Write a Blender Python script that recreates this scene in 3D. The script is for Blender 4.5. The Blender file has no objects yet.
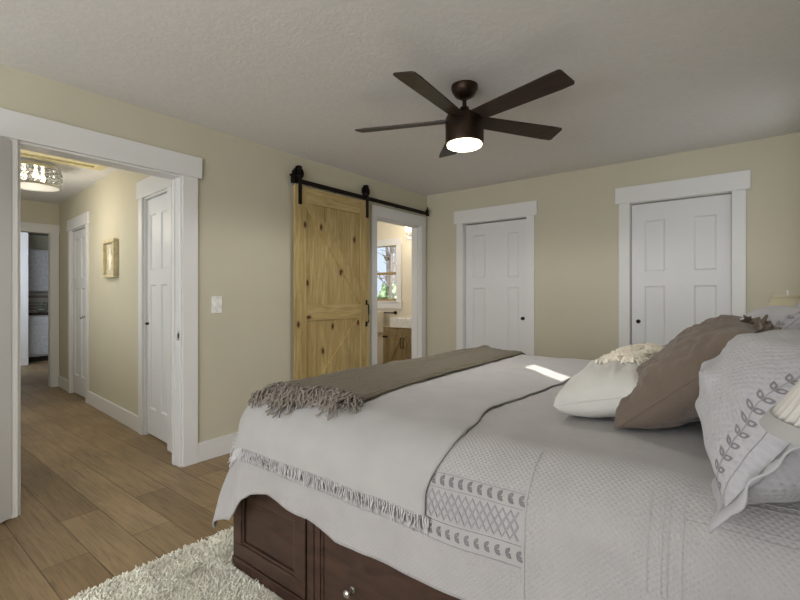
import bpy, bmesh, math, random
from mathutils import Vector, Matrix, noise
random.seed(7)
SC = bpy.context.scene
COL = SC.collection
R = math.radians
PI = math.pi

# ------------------------------------------------------------ camera, world, lights, exposure
CAM_LOC = Vector((0.0, 0.0, 1.195))
FPX = 447.0
cd = bpy.data.cameras.new('camera')
cam = bpy.data.objects.new('camera', cd)
COL.objects.link(cam)
cam.location = CAM_LOC
cam.rotation_euler = (R(90), 0, math.atan2(0.62, 0.784))
cd.sensor_width = 36.0
cd.lens = FPX / 800.0 * 36.0
cd.shift_y = -3.0 / 800.0
cd.clip_start = 0.02
SC.camera = cam

world = bpy.data.worlds.new('daylight')
SC.world = world
world.use_nodes = True
wn = world.node_tree
bgn = wn.nodes['Background']
bgn.inputs[0].default_value = (0.62, 0.74, 0.92, 1)
bgn.inputs[1].default_value = 1.15

sd = bpy.data.lights.new('sun', 'SUN')
sd.energy = 9.0
sd.angle = R(0.5)
sd.color = (1.0, 0.95, 0.87)
sun = bpy.data.objects.new('sun', sd)
COL.objects.link(sun)
SUN_E = R(36)
sun_dir = Vector((-math.cos(SUN_E) * 0.7071, math.cos(SUN_E) * 0.7071, -math.sin(SUN_E)))
sun.rotation_euler = sun_dir.to_track_quat('-Z', 'Y').to_euler()
sun.location = (6, -6, 8)


def area(name, loc, direction, sx, sy, power, color):
    l = bpy.data.lights.new(name, 'AREA')
    l.shape = 'RECTANGLE'
    l.size = sx
    l.size_y = sy
    l.energy = power
    l.color = color
    o = bpy.data.objects.new(name, l)
    COL.objects.link(o)
    o.location = loc
    o.rotation_euler = Vector(direction).to_track_quat('-Z', 'Y').to_euler()
    return o


def point(name, loc, power, color, rad=0.05):
    l = bpy.data.lights.new(name, 'POINT')
    l.energy = power
    l.color = color
    l.shadow_soft_size = rad
    o = bpy.data.objects.new(name, l)
    COL.objects.link(o)
    o.location = loc
    return o


# daylight of the window behind the camera, then two added side fills
area('window_daylight', (-1.5, -3.50, 1.5), (0.0, 1, 0.02), 3.0, 1.7, 46, (0.89, 0.95, 1.0))
area('side_fill', (0.27, -1.9, 1.55), (-1, 0.8, 0.05), 1.8, 1.4, 52, (0.95, 0.97, 1.0))  # added fill from the right, brightens the open door
area('far_bedside_fill', (0.28, 3.85, 1.65), (-1, 0.0, 0.0), 0.8, 1.2, 1.6, (0.95, 0.97, 1.0))  # added fill for the barn door and left wall
# added fill behind the camera, aimed up to brighten the ceiling
area('ceiling_fill', (-0.8, -2.6, 0.6), (0.0, 0.85, 0.6), 2.6, 0.8, 56, (0.95, 0.97, 1.0))
area('hall_fill', (-5.0, 0.72, 1.5), (0, 1, 0), 2.6, 1.4, 10, (0.92, 0.96, 1.0))  # added fill light standing inside the hall
area('kitchen_fill', (-8.6, 1.2, 1.7), (-1, 0.6, 0), 1.2, 1.2, 26, (0.85, 0.92, 1.0))  # added fill light to lift the dark cabinets
area('side_room_daylight', (-6.4, 3.6, 1.6), (0, -1, 0), 1.2, 1.4, 3, (0.95, 0.97, 1.0))
area('bathroom_daylight', (-4.9, 4.2, 1.7), (1, 0.35, 0), 0.8, 1.2, 9, (1.0, 0.97, 0.93))

SC.view_settings.view_transform = 'Standard'
SC.view_settings.look = 'None'
SC.view_settings.gamma = 1.0
SC.view_settings.exposure = 0.15
SC.view_settings.use_curve_mapping = False
try:
    SC.cycles.use_denoising = True
    SC.cycles.max_bounces = 10
    SC.cycles.diffuse_bounces = 6
    SC.cycles.sample_clamp_indirect = 4.0
except Exception:
    pass


# ------------------------------------------------------------ materials
def lin(c):
    return tuple(((v / 255.0) / 12.92 if v <= 10 else ((v / 255.0 + 0.055) / 1.055) ** 2.4) for v in c) + (1.0,)


class NT:
    def __init__(self, name, col, rough=0.6, metal=0.0, spec=0.3):
        self.m = bpy.data.materials.new(name)
        self.m.use_nodes = True
        self.t = self.m.node_tree
        self.b = self.t.nodes['Principled BSDF']
        self.b.inputs['Base Color'].default_value = lin(col)
        self.b.inputs['Roughness'].default_value = rough
        self.b.inputs['Metallic'].default_value = metal
        self.b.inputs['Specular IOR Level'].default_value = spec

    def n(self, typ, **kw):
        nd = self.t.nodes.new(typ)
        for k, v in kw.items():
            if k in nd.inputs:
                nd.inputs[k].default_value = v
            else:
                setattr(nd, k, v)
        return nd

    def l(self, a, b):
        self.t.links.new(a, b)

    def coord(self, kind='Object', scale=(1, 1, 1), rot=(0, 0, 0)):
        tc = self.t.nodes.new('ShaderNodeTexCoord')
        mp = self.t.nodes.new('ShaderNodeMapping')
        mp.inputs['Scale'].default_value = scale
        mp.inputs['Rotation'].default_value = rot
        self.l(tc.outputs[kind], mp.inputs['Vector'])
        return mp.outputs['Vector']

    def noise(self, vec, scale, detail=4, rough=0.5, dist=0.0):
        nd = self.t.nodes.new('ShaderNodeTexNoise')
        nd.inputs['Scale'].default_value = scale
        nd.inputs['Detail'].default_value = detail
        nd.inputs['Roughness'].default_value = rough
        nd.inputs['Distortion'].default_value = dist
        self.l(vec, nd.inputs['Vector'])
        return nd.outputs['Fac']

    def ramp(self, fac, stops):
        r = self.t.nodes.new('ShaderNodeValToRGB')
        e = r.color_ramp.elements
        while len(e) < len(stops):
            e.new(0.5)
        for el, (p, c) in zip(e, stops):
            el.position = p
            el.color = c if len(c) == 4 else lin(c)
        self.l(fac, r.inputs['Fac'])
        return r.outputs['Color']

    def mix(self, fac, a, b, mode='MIX'):
        m = self.t.nodes.new('ShaderNodeMixRGB')
        m.blend_type = mode
        for s, v in ((m.inputs['Fac'], fac), (m.inputs['Color1'], a), (m.inputs['Color2'], b)):
            if hasattr(v, 'links') or hasattr(v, 'is_linked'):
                self.l(v, s)
            else:
                s.default_value = v if not isinstance(v, tuple) or len(v) == 4 else lin(v)
        return m.outputs['Color']

    def math(self, op, a, b=0.0):
        m = self.t.nodes.new('ShaderNodeMath')
        m.operation = op
        for s, v in ((m.inputs[0], a), (m.inputs[1], b)):
            if hasattr(v, 'is_linked'):
                self.l(v, s)
            else:
                s.default_value = v
        return m.outputs[0]

    def base(self, c):
        self.l(c, self.b.inputs['Base Color'])

    def bump(self, h, strength=0.3, dist=0.01):
        bn = self.t.nodes.new('ShaderNodeBump')
        bn.inputs['Strength'].default_value = strength
        bn.inputs['Distance'].default_value = dist
        self.l(h, bn.inputs['Height'])
        self.l(bn.outputs['Normal'], self.b.inputs['Normal'])


def m_paint(name, col, rough=0.75, var=0.03, bump=0.05, bscale=160):
    t = NT(name, col, rough, spec=0.2)
    v = t.coord()
    n1 = t.noise(v, 1.3, 3)
    d = tuple(max(0, c * (1 - var)) for c in col)
    u = tuple(min(255, c * (1 + var)) for c in col)
    t.base(t.ramp(n1, [(0.3, d), (0.7, u)]))
    t.bump(t.noise(v, bscale, 3), bump, 0.003)
    return t.m


def m_ceiling(name, col):
    t = NT(name, col, 0.9, spec=0.1)
    v = t.coord()
    n1 = t.noise(v, 26, 5, 0.6, 1.2)
    h = t.ramp(n1, [(0.42, (0, 0, 0, 1)), (0.6, (1, 1, 1, 1))])
    t.base(t.mix(0.05, lin(col), h, 'OVERLAY'))
    t.bump(h, 0.14, 0.004)
    return t.m


def m_floor():
    t = NT('wood_plank_floor', (120, 95, 70), 0.48, spec=0.35)
    v = t.coord()
    br = t.t.nodes.new('ShaderNodeTexBrick')
    br.offset = 0.37
    br.inputs['Scale'].default_value = 1.0
    br.inputs['Brick Width'].default_value = 1.22
    br.inputs['Row Height'].default_value = 0.185
    br.inputs['Mortar Size'].default_value = 0.0018
    br.inputs['Mortar Smooth'].default_value = 0.2
    br.inputs['Bias'].default_value = 0.0
    br.inputs['Color1'].default_value = lin((130, 109, 79))
    br.inputs['Color2'].default_value = lin((158, 136, 103))
    br.inputs['Mortar'].default_value = lin((70, 56, 42))
    t.l(v, br.inputs['Vector'])
    g = t.noise(t.coord(scale=(1.2, 22, 1)), 3.2, 6, 0.65, 0.6)
    gc = t.ramp(g, [(0.25, (0.42, 0.40, 0.38, 1)), (0.5, (0.95, 0.95, 0.95, 1)), (0.75, (1.25, 1.22, 1.18, 1))])
    big = t.noise(t.coord(scale=(1.0, 3.0, 1)), 2.0, 3)
    bc = t.ramp(big, [(0.3, (0.80, 0.80, 0.80, 1)), (0.7, (1.12, 1.10, 1.08, 1))])
    c = t.mix(0.75, br.outputs['Color'], gc, 'MULTIPLY')
    c = t.mix(1.0, c, bc, 'MULTIPLY')
    t.base(c)
    t.bump(t.math('ADD', t.math('MULTIPLY', br.outputs['Fac'], -1.0), t.math('MULTIPLY', g, 0.3)), 0.25, 0.003)
    return t.m


def m_pine(name, light, dark, axis='Z', knots=True, rough=0.55):
    t = NT(name, light, rough, spec=0.25)
    sc = {'Z': (9, 9, 0.8), 'Y': (9, 0.8, 9), 'X': (0.8, 9, 9)}[axis]
    v = t.coord(scale=sc)
    g = t.noise(v, 3.0, 5, 0.6, 1.2)
    mid = tuple((a + b) / 2 for a, b in zip(light, dark))
    c = t.ramp(g, [(0.28, dark), (0.48, mid), (0.66, light)])
    if knots:
        sk = {'Z': (1, 1, 0.55), 'Y': (1, 0.55, 1), 'X': (0.55, 1, 1)}[axis]
        vv0 = t.coord()
        sx_ = t.t.nodes.new('ShaderNodeSeparateXYZ')
        cb_ = t.t.nodes.new('ShaderNodeCombineXYZ')
        t.l(vv0, sx_.inputs[0])
        t.l(t.math('MULTIPLY', sx_.outputs['Y'], sk[1]), cb_.inputs[0])
        t.l(t.math('MULTIPLY', sx_.outputs['Z'], sk[2]), cb_.inputs[1])
        vv = cb_.outputs[0]
        vo = t.t.nodes.new('ShaderNodeTexVoronoi')
        vo.voronoi_dimensions = '2D'
        vo.inputs['Scale'].default_value = 5.0
        vo.inputs['Randomness'].default_value = 1.0
        t.l(vv, vo.inputs['Vector'])
        k = t.ramp(vo.outputs['Distance'], [(0.05, (1, 1, 1, 1)), (0.085, (0.35, 0.35, 0.35, 1)), (0.14, (0, 0, 0, 1))])
        sel = t.math('GREATER_THAN', vo.outputs['Color'], 0.42)
        kk = t.math('MULTIPLY', k, sel)
        c = t.mix(kk, c, lin((74, 46, 26)))
    t.base(c)
    t.bump(g, 0.12, 0.002)
    return t.m


def m_darkwood():
    t = NT('dark_cherry_wood', (62, 38, 30), 0.32, spec=0.45)
    g = t.noise(t.coord(scale=(2.2, 8, 8)), 3, 6, 0.6, 0.8)
    t.base(t.ramp(g, [(0.25, (42, 28, 24)), (0.75, (76, 54, 45))]))
    t.bump(g, 0.05, 0.001)
    return t.m


def m_plain(name, col, rough=0.5, metal=0.0, spec=0.3, nv=0.06, ns=30):
    t = NT(name, col, rough, metal, spec)
    n = t.noise(t.coord(), ns, 3)
    t.base(t.ramp(n, [(0.3, tuple(c * (1 - nv) for c in col)), (0.7, tuple(min(255, c * (1 + nv)) for c in col))]))
    return t.m


def m_cloth(name, col, scale=600, strength=0.25, var=0.04, kind='weave', coord='UV'):
    t = NT(name, col, 0.9, spec=0.12)
    t.b.inputs['Sheen Weight'].default_value = 0.15
    v = t.coord(coord)
    n = t.noise(v, 9, 4)
    t.base(t.ramp(n, [(0.3, tuple(c * (1 - var) for c in col)), (0.7, tuple(min(255, c * (1 + var)) for c in col))]))
    if kind == 'weave':
        w1 = t.n('ShaderNodeTexWave', wave_type='BANDS', bands_direction='X', Scale=scale / 20.0, Distortion=1.5)
        w2 = t.n('ShaderNodeTexWave', wave_type='BANDS', bands_direction='Y', Scale=scale / 20.0, Distortion=1.5)
        t.l(v, w1.inputs['Vector'])
        t.l(v, w2.inputs['Vector'])
        h = t.math('ADD', t.math('MULTIPLY', w1.outputs['Fac'], w2.outputs['Fac']), t.math('MULTIPLY', n, 1.5))
        t.bump(h, strength, 0.003)
    elif kind == 'quilt':
        vr = t.coord(coord, rot=(0, 0, R(45)))
        w1 = t.n('ShaderNodeTexWave', wave_type='BANDS', bands_direction='X', Scale=scale / 20.0, Distortion=2.2)
        w2 = t.n('ShaderNodeTexWave', wave_type='BANDS', bands_direction='Y', Scale=scale / 20.0, Distortion=2.2)
        t.l(vr, w1.inputs['Vector'])
        t.l(vr, w2.inputs['Vector'])
        nn = t.noise(v, 60, 4, 0.6)
        h = t.math('ADD', t.math('MULTIPLY', w1.outputs['Fac'], w2.outputs['Fac']), t.math('MULTIPLY', nn, 0.9))
        if name == 'white_matelasse_cotton':
            # plain ground inside the woven border band
            sp = t.t.nodes.new('ShaderNodeSeparateXYZ')
            t.l(v, sp.inputs[0])
            m1 = t.math('LESS_THAN', sp.outputs['X'], -0.432)
            m2 = t.math('LESS_THAN', sp.outputs['Y'], 1.18 - 0.170)
            m3 = t.math('GREATER_THAN', sp.outputs['Y'], 1.18 - 0.346)
            mk = t.math('SUBTRACT', 1.0, t.math('MULTIPLY', t.math('MULTIPLY', m1, m2), m3))
            h = t.math('MULTIPLY', h, mk)
        t.bump(h, strength, 0.006)
    elif kind == 'knit':
        w1 = t.n('ShaderNodeTexWave', wave_type='BANDS', bands_direction='X', Scale=scale / 20.0, Distortion=4.0)
        w1.inputs['Detail Scale'].default_value = 3.0
        t.l(v, w1.inputs['Vector'])
        nn = t.noise(v, 120, 4, 0.7)
        h = t.math('ADD', w1.outputs['Fac'], nn)
        t.bump(h, strength, 0.008)
        t.base(t.mix(0.35, lin(col), nn, 'OVERLAY'))
    return t.m


def m_emit(name, col, strength, base=(240, 238, 230)):
    t = NT(name, base, 0.4)
    t.b.inputs['Emission Color'].default_value = lin(col)
    t.b.inputs['Emission Strength'].default_value = strength
    t.base(t.ramp(t.noise(t.coord(), 20), [(0.3, base), (0.7, tuple(c * 0.97 for c in base))]))
    return t.m


def m_glass(name):
    t = NT(name, (235, 240, 242), 0.03, spec=0.5)
    t.b.inputs['Transmission Weight'].default_value = 1.0
    t.b.inputs['IOR'].default_value = 1.45
    return t.m


def m_pane(name):
    t = NT(name, (240, 245, 248), 0.02)
    tr = t.t.nodes.new('ShaderNodeBsdfTransparent')
    gl = t.t.nodes.new('ShaderNodeBsdfGlossy')
    gl.inputs['Roughness'].default_value = 0.02
    fr = t.t.nodes.new('ShaderNodeFresnel')
    fr.inputs['IOR'].default_value = 1.35
    mx = t.t.nodes.new('ShaderNodeMixShader')
    t.l(fr.outputs[0], mx.inputs[0])
    t.l(tr.outputs[0], mx.inputs[1])
    t.l(gl.outputs[0], mx.inputs[2])
    t.l(mx.outputs[0], t.t.nodes['Material Output'].inputs['Surface'])
    return t.m


WALL = m_paint('beige_wall_paint', (197, 192, 173), 0.8, 0.015)
HALLWALL = m_paint('cream_hall_paint', (202, 197, 177), 0.8, 0.015)
BATHWALL = m_paint('cream_bath_paint', (222, 215, 198), 0.8, 0.015)
CEIL = m_ceiling('textured_ceiling_paint', (220, 219, 218))
TRIM = m_paint('white_trim_paint', (222, 222, 222), 0.4, 0.01, 0.01)
DOORW = m_paint('white_door_paint', (220, 221, 223), 0.42, 0.01, 0.02)
FLOOR = m_floor()
PINE = m_pine('knotty_pine_vertical', (192, 172, 122), (158, 134, 86), 'Z')
PINEH = m_pine('knotty_pine_horizontal', (196, 176, 126), (162, 138, 90), 'Y', knots=True)
RUSTIC = m_pine('brown_rustic_wood', (162, 143, 106), (126, 108, 74), 'Z', knots=False)
DARKWOOD = m_darkwood()
BLACK = m_plain('black_iron', (34, 28, 25), 0.45, 0.6)
FANMETAL = m_plain('oil_rubbed_bronze', (58, 46, 38), 0.38, 0.8)
BLADE = m_pine('dark_walnut_blade', (62, 50, 42), (44, 35, 30), 'X', knots=False, rough=0.4)
CHROME = m_plain('brushed_nickel', (205, 203, 200), 0.25, 1.0)
GLOW = m_emit('fan_lamp_diffuser', (255, 240, 205), 9.0)
HALLGLOW = m_emit('hall_bulb_glass', (255, 238, 205), 3.5)
VANGLOW = m_emit('vanity_lamp_glass', (255, 232, 190), 7.0)
SPREAD = m_cloth('white_matelasse_cotton', (160, 157, 157), 640, 0.27, 0.02, 'quilt')
SPREAD2 = m_cloth('white_border_cotton', (161, 158, 158), 1500, 0.3, 0.02, 'weave')
THROWW = m_cloth('white_woven_cotton', (162, 160, 160), 2600, 0.22, 0.02, 'weave')
KNIT = m_cloth('grey_brown_knit', (124, 115, 98), 460, 1.0, 0.14, 'knit')
FRINGEG = m_cloth('grey_brown_yarn', (124, 116, 108), 300, 0.2, 0.12, 'plain', 'Object')
FRINGEW = m_cloth('white_yarn', (184, 183, 184), 300, 0.2, 0.04, 'plain', 'Object')
LINEN = m_cloth('white_linen', (186, 184, 179), 900, 0.2, 0.02, 'weave')
BROWNL = m_cloth('brown_linen', (102, 90, 80), 900, 0.35, 0.05, 'weave')
SHAMF = m_cloth('white_crinkle_sham', (162, 161, 165), 560, 0.35, 0.02, 'quilt')
SHAG = m_cloth('cream_shag_yarn', (226, 219, 204), 300, 0.2, 0.06, 'plain', 'Object')
RUGM = m_cloth('cream_rug_pile', (240, 235, 222), 300, 0.2, 0.10, 'plain', 'Object')
EMBR = m_cloth('grey_embroidery_thread', (118, 115, 119), 300, 0.1, 0.05, 'plain', 'Object')
STITCH = m_cloth('light_grey_stitching', (141, 138, 142), 300, 0.1, 0.03, 'plain', 'Object')
SHADE = m_cloth('silver_pleated_satin', (176, 172, 166), 300, 0.05, 0.02, 'plain', 'Object')
SHADEC = m_cloth('beige_linen_shade', (186, 178, 154), 300, 0.05, 0.02, 'plain', 'Object')
SHADE_TRIM = m_cloth('grey_shade_ribbon', (150, 150, 148), 900, 0.15, 0.03, 'plain', 'Object')
GOLD = m_plain('antique_gold', (204, 192, 158), 0.5, 0.1)
MAT = m_plain('cream_mat_board', (196, 188, 164), 0.8)
PALE = m_plain('pale_relief', (232, 226, 206), 0.8)
KCAB = m_plain('pale_grey_cabinet_paint', (196, 197, 202), 0.45)
GRANITE = m_plain('dark_granite', (52, 42, 36), 0.2, 0, 0.5, 0.4, 60)
DARKPL = m_plain('dark_cavity', (52, 50, 48), 0.9)
SWITCHM = m_plain('white_switch_plastic', (232, 231, 228), 0.35)
CERAM = m_plain('white_ceramic', (232, 231, 228), 0.15, 0, 0.5)
GLASS = m_glass('clear_crystal')
PANE = m_pane('window_glass')
BARK = m_plain('grey_bark', (104, 96, 92), 0.9, nv=0.25)
LEAF = m_plain('pale_foliage', (128, 150, 112), 0.8, nv=0.3, ns=8)
GRASS = m_plain('winter_grass', (140, 146, 104), 0.9, nv=0.2, ns=4)


def m_tile():
    t = NT('mosaic_backsplash_tile', (170, 165, 160), 0.3)
    br = t.t.nodes.new('ShaderNodeTexBrick')
    br.inputs['Scale'].default_value = 1.0
    br.inputs['Brick Width'].default_value = 0.06
    br.inputs['Row Height'].default_value = 0.03
    br.inputs['Mortar Size'].default_value = 0.003
    br.inputs['Color1'].default_value = lin((140, 132, 126))
    br.inputs['Color2'].default_value = lin((215, 212, 208))
    br.inputs['Mortar'].default_value = lin((225, 222, 218))
    t.l(t.coord(rot=(R(90), 0, R(90))), br.inputs['Vector'])
    t.base(br.outputs['Color'])
    return t.m


TILE = m_tile()

# ------------------------------------------------------------ object helpers
XF = Matrix.Identity(4)


def setxf(m=None):
    global XF
    XF = m if m is not None else Matrix.Identity(4)


def world_of(o):
    m = o.matrix_basis.copy()
    while o.parent:
        o = o.parent
        m = o.matrix_basis @ m
    return m


def thing(name, label, cat, loc=(0, 0, 0), rotz=0.0, group=None):
    o = bpy.data.objects.new(name, None)
    COL.objects.link(o)
    o.empty_display_size = 0.1
    o.matrix_basis = XF @ Matrix.Translation(loc) @ Matrix.Rotation(rotz, 4, 'Z')
    o['label'] = label
    o['category'] = cat
    if group:
        o['group'] = group
    return o


def tag(o, label=None, cat=None, group=None, kind=None):
    if label:
        o['label'] = label
    if cat:
        o['category'] = cat
    if group:
        o['group'] = group
    if kind:
        o['kind'] = kind
    return o


def obj(name, bm, mat, parent=None, smooth=False, angle=None, solid=0.0):
    """links bm (in builder coordinates, i.e. before XF) as one mesh object; a child keeps its place under its parent"""
    bm.transform(XF)
    if parent is not None:
        bm.transform(world_of(parent).inverted())
        org = None
    else:
        c = [v.co for v in bm.verts]
        org = Vector((sum(v.x for v in c) / len(c), sum(v.y for v in c) / len(c), min(v.z for v in c)))
        if name in KEEP:
            org = Vector((0, 0, 0))
        bm.transform(Matrix.Translation(-org))
    bmesh.ops.recalc_face_normals(bm, faces=bm.faces) if not getattr(bm, 'norecalc', False) else None
    me = bpy.data.meshes.new(name)
    bm.to_mesh(me)
    bm.free()
    o = bpy.data.objects.new(name, me)
    COL.objects.link(o)
    if org is not None:
        o.location = org
    me.materials.append(mat)
    if smooth:
        me.polygons.foreach_set('use_smooth', [True] * len(me.polygons))
        if angle:
            try:
                me.set_sharp_from_angle(angle=R(angle))
            except Exception:
                pass
    if parent is not None:
        o.parent = parent
    if solid:
        md = o.modifiers.new('thickness', 'SOLIDIFY')
        md.thickness = solid
        md.offset = -1
    return o


KEEP = {'floor'}


def struct(name, bm, mat, parent=None, **k):
    o = obj(name, bm, mat, parent, **k)
    if parent is None:
        o['kind'] = 'structure'
    return o


def B():
    return bmesh.new()


def box(bm, x0, x1, y0, y1, z0, z1, bev=0.0, seg=2):
    r = bmesh.ops.create_cube(bm, size=1.0)
    vs = r['verts']
    for v in vs:
        v.co = Vector((x0 + (v.co.x + .5) * (x1 - x0), y0 + (v.co.y + .5) * (y1 - y0), z0 + (v.co.z + .5) * (z1 - z0)))
    if bev > 0:
        es = list({e for v in vs for e in v.link_edges})
        bmesh.ops.bevel(bm, geom=es, offset=bev, segments=seg, affect='EDGES', profile=0.5)
    return bm


def bx(*a, **k):
    return box(B(), *a, **k)


def cyl(bm, p0, p1, r0, r1=None, seg=24, caps=True):
    p0, p1 = Vector(p0), Vector(p1)
    r1 = r0 if r1 is None else r1
    d = p1 - p0
    q = d.to_track_quat('Z', 'Y').to_matrix().to_4x4()
    m = Matrix.Translation((p0 + p1) / 2) @ q
    bmesh.ops.create_cone(bm, cap_ends=caps, segments=seg, radius1=max(r0, 1e-5), radius2=max(r1, 1e-5), depth=d.length, matrix=m)
    return bm


def sph(bm, c, r, sz=(1, 1, 1), u=16, v=10):
    bmesh.ops.create_uvsphere(bm, u_segments=u, v_segments=v, radius=r,
                              matrix=Matrix.Translation(c) @ Matrix.Diagonal((sz[0], sz[1], sz[2], 1)))
    return bm


def lathe(bm, prof, c=(0, 0, 0), seg=40, closed=False):
    rings = []
    for r, z in prof:
        rings.append([bm.verts.new((c[0] + r * math.cos(2 * PI * k / seg), c[1] + r * math.sin(2 * PI * k / seg), c[2] + z)) for k in range(seg)])
    for a, b in zip(rings, rings[1:]):
        for k in range(seg):
            bm.faces.new((a[k], a[(k + 1) % seg], b[(k + 1) % seg], b[k]))
    if closed:
        for k in range(seg):
            a, b = rings[-1], rings[0]
            bm.faces.new((a[k], a[(k + 1) % seg], b[(k + 1) % seg], b[k]))
    else:
        if prof[0][0] > 1e-4:
            bm.faces.new(rings[0][::-1])
        if prof[-1][0] > 1e-4:
            bm.faces.new(rings[-1])
    bmesh.ops.remove_doubles(bm, verts=[v for rr in rings for v in rr], dist=1e-5)
    return bm


def tube(bm, pts, r, seg=8, cyc=False, taper=None):
    pts = [Vector(p) for p in pts]
    n = len(pts)
    rings = []
    up = Vector((0, 0, 1))
    for i, p in enumerate(pts):
        a = pts[i - 1] if (i > 0 or cyc) else p
        b = pts[(i + 1) % n] if (i < n - 1 or cyc) else p
        t = (b - a)
        if t.length < 1e-9:
            t = Vector((1, 0, 0))
        t.normalize()
        s = t.cross(up)
        if s.length < 0.05:
            s = t.cross(Vector((1, 0, 0)))
        s.normalize()
        w = s.cross(t)
        rr = r * (taper(i / max(1, n - 1)) if taper else 1)
        rings.append([bm.verts.new(p + s * (rr * math.cos(2 * PI * k / seg)) + w * (rr * math.sin(2 * PI * k / seg))) for k in range(seg)])
    m = n if cyc else n - 1
    for i in range(m):
        a, b = rings[i], rings[(i + 1) % n]
        for k in range(seg):
            bm.faces.new((a[k], a[(k + 1) % seg], b[(k + 1) % seg], b[k]))
    if not cyc:
        bm.faces.new(rings[0][::-1])
        bm.faces.new(rings[-1])
    return bm


def prism(bm, pts2, x0, x1, axis='X'):
    """polygon in the plane across axis, extruded from x0 to x1"""
    def mk(a, b, c):
        return {'X': (c, a, b), 'Y': (a, c, b), 'Z': (a, b, c)}[axis]
    f = [bm.verts.new(mk(a, b, x0)) for a, b in pts2]
    g = [bm.verts.new(mk(a, b, x1)) for a, b in pts2]
    bm.faces.new(f[::-1])
    bm.faces.new(g)
    n = len(f)
    for i in range(n):
        bm.faces.new((f[i], f[(i + 1) % n], g[(i + 1) % n], g[i]))
    return bm


def grid_surface(bm, fn, us, vs, uvfn=None):
    uvl = bm.loops.layers.uv.new('UVMap')
    V = [[bm.verts.new(fn(u, v)) for v in vs] for u in us]
    for i in range(len(us) - 1):
        for j in range(len(vs) - 1):
            f = bm.faces.new((V[i][j], V[i + 1][j], V[i + 1][j + 1], V[i][j + 1]))
            for lp, (a, b) in zip(f.loops, ((i, j), (i + 1, j), (i + 1, j + 1), (i, j + 1))):
                lp[uvl].uv = uvfn(us[a], vs[b]) if uvfn else (us[a], vs[b])
    return bm


def frange(a, b, n):
    return [a + (b - a) * i / (n - 1) for i in range(n)]


def lerp_tab(tab, x):
    if x <= tab[0][0]:
        return tab[0][1]
    for (x0, y0), (x1, y1) in zip(tab, tab[1:]):
        if x <= x1:
            return y0 + (y1 - y0) * (x - x0) / (x1 - x0)
    return tab[-1][1]


def holed_wall(axis, pos0, pos1, a0, a1, z0, z1, holes):
    """wall slab across axis between pos0..pos1, spanning a0..a1, with rectangular holes (h0,h1,z0,z1)"""
    bm = B()
    cuts = sorted({a0, a1} | {h for q in holes for h in q[:2]})
    for c0, c1 in zip(cuts, cuts[1:]):
        mid = (c0 + c1) / 2
        hs = sorted([(q[2], q[3]) for q in holes if q[0] < mid < q[1]])
        z = z0
        for h0, h1 in hs + [(z1, z1)]:
            if h0 > z + 1e-6:
                if axis == 'X':
                    box(bm, pos0, pos1, c0, c1, z, h0)
                else:
                    box(bm, c0, c1, pos0, pos1, z, h0)
            z = h1
    return bm


# ------------------------------------------------------------ room shell
XL = -3.155      # bedroom left wall face
XLb = XL - 0.12
YB = 4.526       # bedroom back wall face
XR = 0.30
YF = -3.60
H = 2.44
EO = (0.618, 1.515)      # entry opening (Y)
BO = (3.577, 4.385)     # bathroom opening (Y)

struct('floor', bx(-12.4, 0.42, -3.72, 6.2, -0.1, 0.0), FLOOR)
struct('ceiling', bx(XLb, XR + 0.1, YF - 0.1, YB + 0.7, H, H + 0.1), CEIL)
struct('wall_left', holed_wall('X', XLb, XL, YF - 0.1, YB + 0.12, 0, H, [(EO[0], EO[1], 0, 2.05), (BO[0], BO[1], 0, 2.05)]), WALL)
D1 = (-2.64, -1.873)
D2 = (-0.889, -0.137)
struct('wall_back', holed_wall('Y', YB, YB + 0.12, XL, XR + 0.1, 0, H, [(D1[0], D1[1], 0, 2.045), (D2[0], D2[1], 0, 2.055)]), WALL)
# wall beside the headboard with an unseen slit sized to throw the sun patch on the bed
SW = (1.03, 1.22, 1.83, 2.20)
struct('wall_right', holed_wall('X', XR, XR + 0.06, YF - 0.1, YB, 0, H, [SW]), WALL)
struct('wall_front', bx(XL, XR, YF - 0.1, YF, 0, H), WALL)

# baseboards of the bedroom
bm = box(B(), XL, XL + 0.016, EO[1] + 0.1, BO[0] - 0.08, 0, 0.142, 0.004)
struct('baseboard_left', bm, TRIM)
bm = box(B(), XL + 0.018, D1[0] - 0.09, YB - 0.016, YB, 0, 0.142, 0.004)
struct('baseboard_back_left', bm, TRIM)
bm = box(B(), D1[1] + 0.09, D2[0] - 0.09, YB - 0.016, YB, 0, 0.142, 0.004)
struct('baseboard_back_middle', bm, TRIM)
bm = box(B(), D2[1] + 0.1, XR - 0.002, YB - 0.016, YB, 0, 0.142, 0.004)
struct('baseboard_back_right', bm, TRIM)


def casing_x(name, xf, sgn, y0, y1, top, w=0.10, hh=0.15, over=0.03, mat=TRIM, reveal=0.0):
    """door casing on a wall across X; xf wall face, sgn side it stands out to"""
    bm = B()
    t = 0.019 * sgn
    a, b = sorted((xf, xf + t))
    box(bm, a, b, y0 - w, y0 - reveal, 0, top, 0.002)
    box(bm, a, b, y1 + reveal, y1 + w, 0, top, 0.002)
    a, b = sorted((xf, xf + 0.024 * sgn))
    box(bm, a, b, y0 - w - over, y1 + w + over, top, top + hh, 0.002)
    return struct(name, bm, mat)


def casing_y(name, yf, sgn, x0, x1, top, w=0.09, hh=0.15, over=0.03):
    bm = B()
    a, b = sorted((yf, yf + 0.019 * sgn))
    box(bm, x0 - w, x0, a, b, 0, top, 0.002)
    box(bm, x1, x1 + w, a, b, 0, top, 0.002)
    a, b = sorted((yf, yf + 0.024 * sgn))
    box(bm, x0 - w - over, x1 + w + over, a, b, top, top + hh, 0.002)
    return struct(name, bm, TRIM)


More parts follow.
